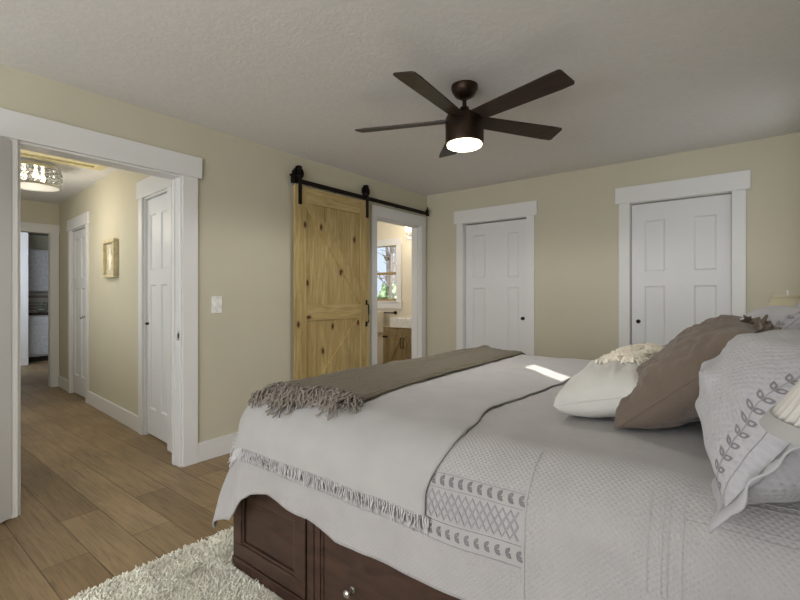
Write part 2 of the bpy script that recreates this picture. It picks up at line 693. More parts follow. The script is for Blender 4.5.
casing_x('trim_1', XL, 1, EO[0], EO[1], 2.05, w=0.107)
casing_x('trim_2', XL, 1, BO[0], BO[1], 2.05, w=0.085, hh=0.115, over=0.0)
casing_y('trim_3', YB, -1, D1[0], D1[1], 2.045, w=0.085)
casing_y('trim_4', YB, -1, D2[0], D2[1], 2.055, w=0.09)
# jamb linings of the two openings in the left wall
for nm, (a, b) in (('trim_5', EO), ('trim_6', BO)):
    bm = B()
    box(bm, XLb - 0.002, XL + 0.003, a - 0.001, a + 0.014, 0, 2.051, 0.001)
    box(bm, XLb - 0.002, XL + 0.003, b - 0.014, b + 0.001, 0, 2.051, 0.001)
    box(bm, XLb - 0.002, XL + 0.003, a + 0.014, b - 0.014, 2.037, 2.051, 0.001)
    if nm == 'trim_5':
        box(bm, XLb + 0.03, XLb + 0.05, b - 0.020, b - 0.014, 0, 2.037, 0.001)
    else:
      box(bm, XLb + 0.05, XLb + 0.09, b - 0.026, b - 0.014, 0, 2.037, 0.001)
      box(bm, XLb + 0.05, XLb + 0.09, a + 0.026, b - 0.026, 2.025, 2.037, 0.001)
    o = struct(nm, bm, TRIM)
    if nm == 'trim_5':
        sb = B()
        # strike plate in the jamb
        box(sb, XL - 0.034, XL - 0.006, b - 0.0165, b - 0.0135, 0.890, 0.955, 0.001)
        obj('strike_plate', sb, CHROME, o)
        sb = B()
        box(sb, XL - 0.027, XL - 0.013, b - 0.0175, b - 0.0155, 0.905, 0.940, 0.003)
        obj('latch_hole', sb, BLACK, o)


# ------------------------------------------------------------ panelled doors
def panel_door(name, label, a0, a1, z0, z1, face, thick, cols, rows, axis='Y', sgn=-1, mat=DOORW, struct_kind=True, depth=0.010):
    """flat door with recessed panels. axis: axis of its normal; face: coordinate of the visible face; sgn side it faces"""
    bm = B()

    def bb(p0, p1, q0, q1, d0, d1, bev=0.0):
        lo, hi = sorted((face - sgn * d0, face - sgn * d1))
        if axis == 'Y':
            box(bm, p0, p1, lo, hi, q0, q1, bev)
        else:
            box(bm, lo, hi, p0, p1, q0, q1, bev)
    bb(a0, a1, z0, z1, depth, thick)
    ca = sorted([a0, a1] + [c for q in cols for c in q])
    ra = sorted([z0, z1] + [c for q in rows for c in q])
    # stiles
    for p0, p1 in zip(ca[0::2], ca[1::2]):
        bb(p0, p1, z0, z1, 0, depth + 0.001, 0.0)
    for p0, p1 in cols:
        for q0, q1 in zip(ra[0::2], ra[1::2]):
            bb(p0, p1, q0, q1, 0, depth + 0.001)
    # sloped sticking round each panel
    for p0, p1 in cols:
        for q0, q1 in rows:
            s = 0.012
            o_ = [(p0, q0), (p1, q0), (p1, q1), (p0, q1)]
            i_ = [(p0 + s, q0 + s), (p1 - s, q0 + s), (p1 - s, q1 - s), (p0 + s, q1 - s)]

            def pt(a, z, d):
                c = face - sgn * d
                return (a, c, z) if axis == 'Y' else (c, a, z)
            vo = [bm.verts.new(pt(a, z, 0.0)) for a, z in o_]
            vi = [bm.verts.new(pt(a, z, depth - 0.001)) for a, z in i_]
            for k in range(4):
                bm.faces.new((vo[k], vo[(k + 1) % 4], vi[(k + 1) % 4], vi[k]))
    o = obj(name, bm, mat)
    if struct_kind:
        o['kind'] = 'structure'
    else:
        pass
    return o


def knob(parent, c, d, r=0.014, mat=BLACK, L=0.03, rose=True, name='door_knob'):
    d = Vector(d).normalized()
    c = Vector(c)
    bm = B()
    if rose:
        cyl(bm, c, c + d * 0.004, r * 1.25, seg=24)
    cyl(bm, c, c + d * L, r * 0.45, seg=16)
    q = d.to_track_quat('Z', 'Y').to_matrix().to_4x4()
    bmesh.ops.create_uvsphere(bm, u_segments=20, v_segments=12, radius=r, matrix=Matrix.Translation(c + d * (L)) @ q @ Matrix.Diagonal((1, 1, 0.6, 1)))
    return obj(name, bm, mat, parent, smooth=True, angle=50)


G = 0.004
d = panel_door('door_1', '', D1[0] + G + .003, D1[1] - G, 0.012, 2.028, YB + 0.045, 0.035,
               [(-2.54, -2.385), (-2.115, -1.985)], [(0.22, 1.30), (1.415, 1.90)])
knob(d, (-1.935, YB + 0.045, 0.965), (0, -1, 0), 0.015)
d = panel_door('door_2', '', D2[0] + G + .004, D2[1] - G - .004, 0.012, 2.038, YB + 0.03, 0.035,
               [(-0.775, -0.615), (-0.40, -0.24)], [(0.22, 1.295), (1.425, 1.885)])
knob(d, (-0.825, YB + 0.03, 0.972), (0, -1, 0), 0.015)
# door linings of the closets
for nm, (a, b), tz in (('trim_7', D1, 2.040), ('trim_8', D2, 2.050)):
    bm = B()
    box(bm, a - 0.001, a + 0.003, YB + 0.002, YB + 0.12, 0, tz)
    box(bm, b - 0.003, b + 0.001, YB + 0.002, YB + 0.12, 0, tz)
    box(bm, a + 0.003, b - 0.003, YB + 0.002, YB + 0.12, tz, tz + 0.006)
    struct(nm, bm, TRIM)
struct('wall_closets', bx(XL, XR, YB + 0.60, YB + 0.64, 0, H), WALL)

# ------------------------------------------------------------ open bedroom door (swung into the room)
dw = 0.80
ang = math.atan2(-0.784, 0.62)
hinge = Vector((XL + 0.026, EO[0] - 0.03, 0))
M0 = Matrix.Translation(hinge) @ Matrix.Rotation(ang, 4, 'Z')
setxf(M0)
# local x along the leaf away from the hinge; the visible face looks to +y... of the leaf
dd = panel_door('door_3', '', 0.0, dw, 0.012, 2.035, 0.0, 0.036,
                [(0.15, 0.34), (0.46, 0.65)], [(0.22, 1.30), (1.415, 1.90)], axis='Y', sgn=1)
knob(dd, (0.74, 0.0, 0.965), (0, 1, 0), 0.026, CHROME, 0.05)
for z in (0.25, 1.05, 1.82):
    hb = B()
    cyl(hb, (0.002, -0.040, z - 0.045), (0.002, -0.040, z + 0.045), 0.006, seg=12)
    obj('hinge', hb, CHROME, dd)
setxf()

# ------------------------------------------------------------ light switch
t = thing('light_switch', 'white two-rocker light switch plate on the beige wall right of the hall doorway', 'light switch', (XL, 1.774, 1.138))
obj('face_plate', box(B(), XL + 0.0005, XL + 0.007, 1.732, 1.816, 1.075, 1.202, 0.003), SWITCHM, t)
for z0, z1 in ((1.105, 1.136), (1.140, 1.171)):
    obj('rocker', box(B(), XL + 0.0065, XL + 0.0105, 1.758, 1.790, z0, z1, 0.0015), CERAM, t)
for z in (1.09, 1.187):
    obj('screw', cyl(B(), (XL + 0.0065, 1.774, z), (XL + 0.008, 1.774, z), 0.003, seg=10), CHROME, t)

# ------------------------------------------------------------ barn door and its track
BX0, BX1 = XL + 0.030, XL + 0.070      # back and front faces of the panel
BY0, BY1, BZ0, BZ1 = 2.45, 3.395, 0.02, 2.165
t = thing('barn_door', 'knotty pine sliding barn door with K-shaped bracing hanging on the black track', 'barn door', ((BX0 + BX1) / 2, (BY0 + BY1) / 2, BZ0))
bm = B()
nb = 8
w = (BY1 - BY0 - 0.02) / nb
for k in range(nb):
    y0 = BY0 + 0.01 + k * w
    box(bm, BX0, BX0 + 0.022, y0 + 0.0012, y0 + w - 0.0012, BZ0 + 0.005, BZ1 - 0.005, 0.003, 1)
obj('board_panel', bm, PINE, t)
SWd = 0.125
fx0, fx1 = BX0 + 0.0225, BX1
for y0, y1 in ((BY0, BY0 + SWd), (BY1 - SWd, BY1)):
    obj('stile', bx(fx0, fx1, y0, y1, BZ0, BZ1, bev=0.003), PINE, t)
MZ0, MZ1 = 0.985, 1.125
for z0, z1 in ((BZ0, BZ0 + 0.16), (MZ0, MZ1), (BZ1 - 0.14, BZ1)):
    obj('rail', bx(fx0, fx1 - 0.0008, BY0 + SWd + 0.001, BY1 - SWd - 0.001, z0, z1, bev=0.003), PINEH, t)


def brace(y0, z0, y1, z1, wd, ylo, yhi, zlo, zhi):
    """diagonal board between two corners, clipped to the opening of the frame"""
    a, b = Vector((y0, z0)), Vector((y1, z1))
    dv = (b - a).normalized()
    nv = Vector((-dv.y, dv.x)) * wd / 2
    a2, b2 = a - dv * 0.3, b + dv * 0.3
    poly = [a2 + nv, a2 - nv, b2 - nv, b2 + nv]

    def clip(poly, f, inter):
        out = []
        for i in range(len(poly)):
            p, q = poly[i], poly[(i + 1) % len(poly)]
            if f(p) >= 0:
                out.append(p)
            if f(p) * f(q) < 0:
                s = f(p) / (f(p) - f(q))
                out.append(p + (q - p) * s)
        return out
    for f in (lambda p: p.x - ylo, lambda p: yhi - p.x, lambda p: p.y - zlo, lambda p: zhi - p.y):
        poly = clip(poly, f, None)
    bm = B()
    prism(bm, [(p.x, p.y) for p in poly], fx0, fx1 - 0.0015, 'X')
    return bm


yl, yh = BY0 + SWd + 0.001, BY1 - SWd - 0.001
obj('diagonal_brace', brace(yl, BZ1 - 0.10, yh, MZ1 + 0.08, 0.10, yl, yh, MZ1 + 0.001, BZ1 - 0.141), PINE, t)
obj('diagonal_brace', brace(yl, BZ0 + 0.2, yh, MZ0 - 0.03, 0.10, yl, yh, BZ0 + 0.161, MZ0 - 0.001), PINE, t)
# pull handle
bm = B()
hy = BY1 - 0.045
tube(bm, [(BX1 + 0.002, hy, 0.93), (BX1 + 0.03, hy, 0.945), (BX1 + 0.034, hy, 1.03), (BX1 + 0.03, hy, 1.115), (BX1 + 0.002, hy, 1.13)], 0.007, 8)
box(bm, BX1 + 0.0003, BX1 + 0.004, hy - 0.014, hy + 0.014, 0.895, 0.945, 0.001)
box(bm, BX1 + 0.0003, BX1 + 0.004, hy - 0.014, hy + 0.014, 1.115, 1.165, 0.001)
obj('handle', bm, BLACK, t, smooth=True, angle=40)
# hangers
RZ = 2.205
for hy in (BY0 + 0.052, BY1 - 0.035):
    bm = B()
    box(bm, BX1 + 0.0005, BX1 + 0.006, hy - 0.019, hy + 0.019, 2.0, 2.334, 0.001)
    for z in (2.03, 2.095):
        cyl(bm, (BX1 + 0.005, hy, z), (BX1 + 0.012, hy, z), 0.008, seg=6)
    # top bend over the wheel
    box(bm, BX0 + 0.004, BX1 + 0.0005, hy - 0.02, hy + 0.02, 2.329, 2.334, 0.001)
    box(bm, BX0 + 0.004, BX0 + 0.009, hy - 0.02, hy + 0.02, 2.26, 2.330, 0.001)
    o = obj('hanger_strap', bm, BLACK, t)
    wc = Vector(((BX0 + BX1) / 2 + 0.002, hy, RZ + 0.02 + 0.049))
    wb = B()
    M = Matrix.Translation(wc) @ Matrix.Rotation(R(90), 4, 'Y')
    sub = B()
    lathe(sub, [(0.040, -0.009), (0.052, -0.011), (0.048, 0.0), (0.052, 0.011), (0.040, 0.009)], closed=True, seg=32)
    sub.transform(M)
    tmp = bpy.data.meshes.new('t'); sub.to_mesh(tmp); sub.free(); wb.from_mesh(tmp); bpy.data.meshes.remove(tmp)
    for k in range(6):
        a = k * PI / 3
        cyl(wb, wc, wc + Vector((0, math.cos(a), math.sin(a))) * 0.043, 0.005, seg=8)
    cyl(wb, wc - Vector((0.014, 0, 0)), wc + Vector((0.024, 0, 0)), 0.013, seg=16)
    obj('wheel', wb, BLACK, o)

t = thing('barn_door_track', 'black iron rail with end stops above the barn door and bathroom doorway', 'rail', (XL, 3.45, RZ))
RY0, RY1 = 2.43, 4.47
rx = (BX0 + BX1) / 2 + 0.002
obj('rail_bar', bx(rx - 0.004, rx + 0.004, RY0, RY1, RZ - 0.02, RZ + 0.02, bev=0.001), BLACK, t)
for y in (2.52, 2.98, 3.44, 3.92, 4.38):
    bm = cyl(B(), (XL + 0.0, y, RZ), (rx - 0.003, y, RZ), 0.012, seg=16)
    cyl(bm, (rx + 0.003, y, RZ), (rx + 0.010, y, RZ), 0.010, seg=6)
    obj('spacer_bolt', bm, BLACK, t)
for y in (RY0 + 0.012, RY1 - 0.012):
    bm = box(B(), rx - 0.014, rx + 0.014, y - 0.016, y + 0.016, RZ - 0.03, RZ + 0.05, 0.003)
    cyl(bm, (rx, y, RZ + 0.045), (rx, y, RZ + 0.078), 0.009, seg=12)
    cyl(bm, (rx, y - 0.03 if y < 3 else y - 0.022, RZ + 0.035), (rx, y, RZ + 0.035), 0.01, seg=12)
    obj('end_stop', bm, BLACK, t)

# ------------------------------------------------------------ ceiling fan
FC = Vector((-1.338, 2.305, 0))
t = thing('ceiling_fan', 'dark bronze five-blade ceiling fan with a lit lamp, hanging from the ceiling', 'ceiling fan', (FC.x, FC.y, 2.06))


def L(prof, seg=40):
    return lathe(B(), prof, (FC.x, FC.y, 0), seg)


obj('canopy', L([(0.078, 2.4395), (0.078, 2.425), (0.072, 2.405), (0.055, 2.38), (0.03, 2.365), (0.018, 2.362)][::-1]), FANMETAL, t, True, 40)
obj('downrod', L([(0.0125, 2.30), (0.0125, 2.366)]), FANMETAL, t, True, 40)
obj('yoke_cover', L([(0.05, 2.262), (0.048, 2.275), (0.032, 2.292), (0.026, 2.312), (0.013, 2.318)]), FANMETAL, t, True, 40)
obj('motor_housing', L([(0.104, 2.098), (0.110, 2.102), (0.112, 2.115), (0.112, 2.245), (0.106, 2.258), (0.05, 2.264)]), FANMETAL, t, True, 30)
obj('lamp_diffuser', L([(0.02, 2.074), (0.06, 2.0755), (0.092, 2.080), (0.1015, 2.086), (0.1015, 2.0975)]), GLOW, t, True, 60)
for k in range(5):
    # angles in the camera frame -> world
    a = R(20.5 + 72 * k) + cam.rotation_euler[2]
    M = Matrix.Translation((FC.x, FC.y, 2.240)) @ Matrix.Rotation(a, 4, 'Z') @ Matrix.Rotation(R(-13), 4, 'X')
    bm = B()
    pts = [(0.10, -0.052), (0.60, -0.066), (0.656, -0.064), (0.664, -0.054), (0.670, 0.054), (0.662, 0.065), (0.60, 0.068), (0.10, 0.052)]
    prism(bm, pts, -0.004, 0.004, 'Z')
    bm.transform(M)
    o = obj('blade', bm, BLADE, t)
    bm = B()
    box(bm, 0.07, 0.17, -0.03, 0.03, 0.0042, 0.009, 0.001)
    for sx, sy in ((0.14, -0.018), (0.14, 0.018), (0.16, 0)):
        cyl(bm, (sx, sy, 0.008), (sx, sy, 0.012), 0.005, seg=8)
    bm.transform(M)
    obj('blade_bracket', bm, FANMETAL, o)
fl = point('fan_lamp_light', (FC.x, FC.y, 2.045), 42, (1.0, 0.965, 0.92), 0.10)
fl.data.type = 'SPOT'
fl.data.spot_size = R(176)
fl.data.spot_blend = 0.25

# ------------------------------------------------------------ hall (turned 3.3 degrees)
HP = Vector((XLb, 1.607, 0))
HM = Matrix.Translation(HP) @ Matrix.Rotation(R(-3.7), 4, 'Z') @ Matrix.Translation(-HP)
setxf(HM)
HY = 1.607
HX0, HX1 = -7.31, XLb            # far end, near end
CD = (-4.15, -3.59)              # closet doorway (X)
SDo = (-6.66, -5.94)             # side-room doorway
struct('wall_hall_right', holed_wall('Y', HY, HY + 0.12, HX0, HX1 - 0.002, 0, H, [(CD[0], CD[1], 0, 2.05), (SDo[0], SDo[1], 0, 2.02)]), HALLWALL)
EOy = (0.68, 1.522)
struct('wall_hall_end', holed_wall('X', HX0 - 0.12, HX0, -0.6, 4.1, 0, H, [(EOy[0], EOy[1], 0, 2.035)]), HALLWALL)
struct('wall_hall_left', bx(HX0, HX1 - 0.02, 0.35, 0.45, 0, H), HALLWALL)
struct('ceiling_hall', bx(HX0 - 0.12, HX1 - 0.002, 0.35, HY + 0.02, H, H + 0.1), CEIL)
casing_y('trim_9', HY, -1, CD[0], CD[1], 2.05, w=0.085)
casing_y('trim_10', HY, -1, SDo[0], SDo[1], 2.02, w=0.085, hh=0.13)
casing_x('trim_11', HX0, 1, EOy[0], EOy[1], 2.035, w=0.08, hh=0.12, over=0.004)
for nm, (a, b), tz in (('trim_12', CD, 2.051), ('trim_13', SDo, 2.021)):
    bm = B()
    box(bm, a - 0.001, a + 0.012, HY + 0.001, HY + 0.12, 0, tz)
    box(bm, b - 0.012, b + 0.001, HY + 0.001, HY + 0.12, 0, tz)
    box(bm, a + 0.012, b - 0.012, HY + 0.001, HY + 0.12, tz - 0.012, tz)
    struct(nm, bm, TRIM)
bm = B()
box(bm, HX0 - 0.12, HX0 + 0.001, EOy[1] - 0.012, EOy[1] + 0.001, 0, 2.04)
box(bm, HX0 - 0.12, HX0 + 0.001, EOy[0] - 0.001, EOy[0] + 0.012, 0, 2.04)
struct('trim_14', bm, TRIM)
struct('baseboard_hall_right', box(B(), SDo[1] + 0.086, CD[0] - 0.086, HY - 0.016, HY, 0, 0.142, 0.004), TRIM)
struct('baseboard_hall_far', box(B(), HX0 + 0.002, SDo[0] - 0.086, HY - 0.016, HY, 0, 0.142, 0.004), TRIM)
d = panel_door('door_4', '', CD[0] + 0.016, CD[1] - 0.016, 0.02, 2.032, HY + 0.022, 0.035,
               [(-4.075, -3.935), (-3.83, -3.69)], [(0.24, 1.30), (1.425, 1.90)])
knob(d, (-4.112, HY + 0.022, 0.965), (0, -1, 0), 0.011, BLACK, 0.016)
# bright side-room door, slightly ajar
HM2 = HM @ Matrix.Translation((SDo[0] + 0.016, HY + 0.012, 0)) @ Matrix.Rotation(R(1.0), 4, 'Z')
setxf(HM2)
d = panel_door('door_5', '', 0.0, 0.615, 0.02, 2.0, 0.0, 0.035,
               [(0.09, 0.25), (0.365, 0.525)], [(0.24, 1.30), (1.425, 1.90)])
knob(d, (0.565, 0.0, 0.965), (0, -1, 0), 0.026, CHROME, 0.05)
setxf(HM)
struct('wall_side_room', holed_wall('Y', HY + 2.3, HY + 2.4, HX0, -5.0, 0, H, []), HALLWALL)
struct('wall_side_room_right', bx(-5.1, -5.0, HY + 0.12, HY + 2.3, 0, H), HALLWALL)
struct('ceiling_side_room', bx(HX0, -5.0, HY + 0.02, HY + 2.4, H, H + 0.1), CEIL)
# framed picture
PX0, PX1, PZ0, PZ1 = -5.20, -4.835, 1.385, 1.765
t = thing('framed_picture', 'gold framed picture with a pale figure on the hall wall', 'picture', ((PX0 + PX1) / 2, HY, PZ0))
bm = B()
fw = 0.036
for a in ((PX0, PX1, PZ0, PZ0 + fw), (PX0, PX1, PZ1 - fw, PZ1), (PX0, PX0 + fw, PZ0 + fw, PZ1 - fw), (PX1 - fw, PX1, PZ0 + fw, PZ1 - fw)):
    box(bm, a[0], a[1], HY - 0.045, HY - 0.001, a[2], a[3], 0.006)
obj('frame', bm, GOLD, t)
obj('mat_board', bx(PX0 + fw, PX1 - fw, HY - 0.015, HY - 0.003, PZ0 + fw, PZ1 - fw), MAT, t)
bm = B()
cxp = (PX0 + PX1) / 2
fig = [(-.03, -.10), (.03, -.10), (.045, -.03), (.05, .0), (.03, .045), (.018, .05), (.016, .07), (.02, .09), (.0, .11), (-.02, .09), (-.016, .07), (-.018, .05), (-.03, .045), (-.05, .0), (-.045, -.03)]
prism(bm, [(cxp + a * 1.1, (PZ0 + PZ1) / 2 + b * 1.1) for a, b in fig], HY - 0.022, HY - 0.0152, 'Y')
obj('pale_figure', bm, PALE, t)
# hall ceiling lamp
LC = Vector((-5.20, 1.02, 0))
t = thing('crystal_ceiling_lamp', 'round crystal drum lamp lit on the hall ceiling', 'ceiling lamp', (LC.x, LC.y, 2.2))


def ringm(r0, r1, z0, z1, seg=48):
    return lathe(B(), [(r0, z0), (r1, z0), (r1, z1), (r0, z1)], (LC.x, LC.y, 0), seg, closed=True)


RL = 0.205
obj('ceiling_plate', lathe(B(), [(0.15, 2.4395), (0.15, 2.41), (0.14, 2.40)][::-1], (LC.x, LC.y, 0)), CHROME, t)
obj('top_ring', ringm(RL - 0.012, RL, 2.375, 2.40), CHROME, t)
obj('bottom_ring', ringm(RL - 0.012, RL, 2.214, 2.232), CHROME, t)
bm = B()
for k in range(4):
    a = k * PI / 2 + 0.3
    bm = B()
    cyl(bm, (LC.x + .13 * math.cos(a), LC.y + .13 * math.sin(a), 2.405), (LC.x + (RL - .006) * math.cos(a), LC.y + (RL - .006) * math.sin(a), 2.39), 0.004, seg=8)
    cyl(bm, (LC.x + (RL - .006) * math.cos(a), LC.y + (RL - .006) * math.sin(a), 2.38), (LC.x + (RL - .006) * math.cos(a), LC.y + (RL - .006) * math.sin(a), 2.22), 0.003, seg=8)
    obj('support_rod', bm, CHROME, t)
for k in range(28):
    a = 2 * PI * (k + .5) / 28
    bm = B()
    for z, r in ((2.348, 0.017), (2.30, 0.021), (2.25, 0.017)):
        bmesh.ops.create_icosphere(bm, subdivisions=1, radius=r, matrix=Matrix.Translation((LC.x + (RL - .004) * math.cos(a), LC.y + (RL - .004) * math.sin(a), z)))
    obj('crystal_strand', bm, GLASS, t)
obj('bottom_glass', lathe(B(), [(0.001, 2.208), (0.12, 2.209), (RL - .014, 2.217), (RL - .014, 2.222), (0.001, 2.222)], (LC.x, LC.y, 0)), HALLGLOW if False else m_emit('frosted_lamp_glass', (255, 242, 215), 0.12, (150, 150, 148)), t, True, 40)
for k in range(3):
    a = k * 2 * PI / 3
    bm = sph(B(), (LC.x + .08 * math.cos(a), LC.y + .08 * math.sin(a), 2.31), 0.026, (1, 1, 1.3))
    cyl(bm, (LC.x + .08 * math.cos(a), LC.y + .08 * math.sin(a), 2.33), (LC.x + .08 * math.cos(a), LC.y + .08 * math.sin(a), 2.405), 0.012, seg=12)
    obj('bulb', bm, HALLGLOW, t, True, 40)
setxf()
lw = HM @ Vector((LC.x, LC.y, 1.96))
point('hall_lamp_light', lw, 9, (1.0, 0.89, 0.72), 0.12)
setxf(HM)
# attic hatch
t = thing('attic_hatch', 'flat attic hatch with cream moulded border in the hall ceiling', 'hatch', (-4.55, 1.2, 2.43))
hx0, hx1, hy0, hy1 = -4.97, -4.15, 0.62, 1.50
HATCHM = m_plain('cream_moulding_paint', (214, 202, 160), 0.6)
bm = B()
for a in ((hx0, hx1, hy0, hy0 + .08), (hx0, hx1, hy1 - .08, hy1), (hx0, hx0 + .08, hy0 + .08, hy1 - .08), (hx1 - .08, hx1, hy0 + .08, hy1 - .08)):
    box(bm, a[0], a[1], a[2], a[3], 2.418, 2.4395, 0.005)
obj('border_moulding', bm, HATCHM, t)
obj('hatch_panel', bx(hx0 + .081, hx1 - .081, hy0 + .081, hy1 - .081, 2.432, 2.4395), HATCHM, t)
setxf()

# ------------------------------------------------------------ kitchen beyond the hall
KX = -10.95
struct('wall_kitchen_back', bx(KX - 0.1, KX, -0.7, 4.2, 0, H), HALLWALL)
struct('wall_kitchen_front', bx(KX, -7.3, -0.75, -0.65, 0, H), HALLWALL)
struct('ceiling_kitchen', bx(KX - 0.1, -7.46, -0.7, 4.2, 2.40, 2.50), m_ceiling('unlit_look_kitchen_ceiling', (150, 152, 158)))  # ceiling colour darkened to look unlit
struct('wall_kitchen_stub', bx(KX + 0.0, -10.0, 1.70, 2.11, 0, 2.39), TRIM)
struct('baseboard_kitchen', bx(-10.0, -9.985, 1.70, 2.11, 0, 0.14, bev=0.003), TRIM)
struct('wall_kitchen_right', bx(KX, -7.2, 4.1, 4.2, 0, 2.40), HALLWALL)
KF = -10.35      # front of base cabinets
for nm, lab, y0, y1 in (('base_cabinet', 'pale grey kitchen base cabinet under the dark counter', 2.115, 2.75),):
    t = thing(nm, lab, 'cabinet', ((KX + KF) / 2, (y0 + y1) / 2, 0))
    obj('body', bx(KX + 0.001, KF, y0, y1, 0.10, 0.86), KCAB, t)
    obj('toe_kick', bx(KX + 0.001, KF - 0.07, y0, y1, 0.0, 0.10), DARKPL, t)
    bm = B()
    a0, a1, z0, z1 = y0 + .03, y1 - .03, 0.13, 0.66
    box(bm, KF + 0.0005, KF + 0.012, a0, a1, z0, z1)
    for q in ((a0, a1, z0, z0 + .07), (a0, a1, z1 - .07, z1), (a0, a0 + .07, z0 + .07, z1 - .07), (a1 - .07, a1, z0 + .07, z1 - .07)):
        box(bm, KF + 0.012, KF + 0.021, *q, 0.001)
    obj('door', bm, KCAB, t)
    obj('drawer', bx(KF + 0.0005, KF + 0.021, a0, a1, 0.68, 0.84, bev=0.002), KCAB, t)
t = obj('counter', bx(KX + 0.0005, KF + 0.03, 2.115, 2.80, 0.861, 0.90, bev=0.003), GRANITE)
tag(t, 'dark stone kitchen counter on the pale grey base cabinet', 'counter')
t = obj('backsplash', bx(KX + 0.0005, KX + 0.012, 2.115, 2.80, 0.902, 1.295), TILE)
tag(t, 'patterned light tile backsplash between kitchen counter and wall cabinet', 'backsplash')
t = thing('wall_cabinet', 'pale grey kitchen wall cabinet above the backsplash', 'cabinet', (KX, 2.45, 1.30))
obj('body', bx(KX + 0.0005, KX + 0.33, 2.115, 2.78, 1.30, 2.09), KCAB, t)
bm = B()
a0, a1, z0, z1 = 2.15, 2.76, 1.31, 2.08
box(bm, KX + 0.3305, KX + 0.342, a0, a1, z0, z1)
for q in ((a0, a1, z0, z0 + .07), (a0, a1, z1 - .07, z1), (a0, a0 + .07, z0 + .07, z1 - .07), (a1 - .07, a1, z0 + .07, z1 - .07)):
    box(bm, KX + 0.342, KX + 0.351, *q, 0.001)
obj('door', bm, KCAB, t)
t = thing('glass_pitcher', 'clear glass pitcher standing on the dark kitchen counter', 'pitcher', (-10.55, 2.42, 0.90))
obj('vessel', lathe(B(), [(0.045, 0.901), (0.06, 0.91), (0.075, 0.96), (0.06, 1.02), (0.04, 1.06), (0.05, 1.10), (0.046, 1.10), (0.036, 1.06), (0.056, 1.02), (0.07, 0.96), (0.05, 0.915), (0.001, 0.91)], (-10.55, 2.42, 0), 24), GLASS, t, True, 50)
obj('handle', tube(B(), [(-10.55, 2.465, 1.07), (-10.55, 2.52, 1.06), (-10.55, 2.525, 1.0), (-10.55, 2.485, 0.96)], 0.006), GLASS, t, True)

# ------------------------------------------------------------ bathroom
BYB = 5.30
WX0, WX1, WZ0, WZ1 = -4.86, -4.25, 1.135, 1.985
struct('wall_bath_back', holed_wall('Y', BYB, BYB + 0.12, -5.3, XLb + 1.2, 0, H, [(WX0, WX1, WZ0, WZ1)]), BATHWALL)
struct('wall_bath_left', bx(-5.3, -5.2, 3.2, BYB, 0, H), BATHWALL)
struct('wall_bath_front', bx(-5.3, XLb - 0.002, 3.1, 3.2, 0, H), BATHWALL)
struct('wall_bath_right', bx(XLb, XLb + 0.1, YB + 0.122, BYB, 0, H), BATHWALL)
struct('ceiling_bath', bx(-5.3, XLb - 0.002, 3.1, BYB + 0.12, H, H + 0.1), CEIL)
# window 1: white casing, wooden sash, panes
bm = B()
box(bm, WX0 - 0.09, WX0, BYB - 0.02, BYB, WZ0 - 0.02, WZ1, 0.002)
box(bm, WX1, WX1 + 0.09, BYB - 0.02, BYB, WZ0 - 0.02, WZ1, 0.002)
box(bm, WX0 - 0.10, WX1 + 0.10, BYB - 0.022, BYB, WZ1, WZ1 + 0.10, 0.002)
box(bm, WX0 - 0.10, WX1 + 0.10, BYB - 0.022, BYB, WZ0 - 0.12, WZ0 - 0.02, 0.002)
box(bm, WX0 - 0.11, WX1 + 0.11, BYB - 0.04, BYB + 0.02, WZ0 - 0.02, WZ0, 0.003)
wd1 = struct('window_1', bm, TRIM)
WOODS = m_pine('honey_oak_sash', (176, 152, 110), (144, 120, 82), 'X', knots=False)
bm = B()
mz = (WZ0 + WZ1) / 2 - 0.02
for a in ((WX0, WX1, WZ0, WZ0 + .035), (WX0, WX1, WZ1 - .008, WZ1), (WX0, WX1, mz, mz + .04), (WX0, WX0 + .02, WZ0, WZ1), (WX1 - .02, WX1, WZ0, WZ1)):
    box(bm, a[0] + 0.0005, a[1] - 0.0005, BYB + 0.03, BYB + 0.065, a[2] + 0.0005, a[3] - 0.0005)
obj('sash', bm, WOODS, wd1)
for z0, z1 in ((WZ0 + .036, mz - .001), (mz + .041, WZ1 - .021)):
    obj('pane', bx(WX0 + .021, WX1 - .021, BYB + 0.044, BYB + 0.048, z0, z1), PANE, wd1)
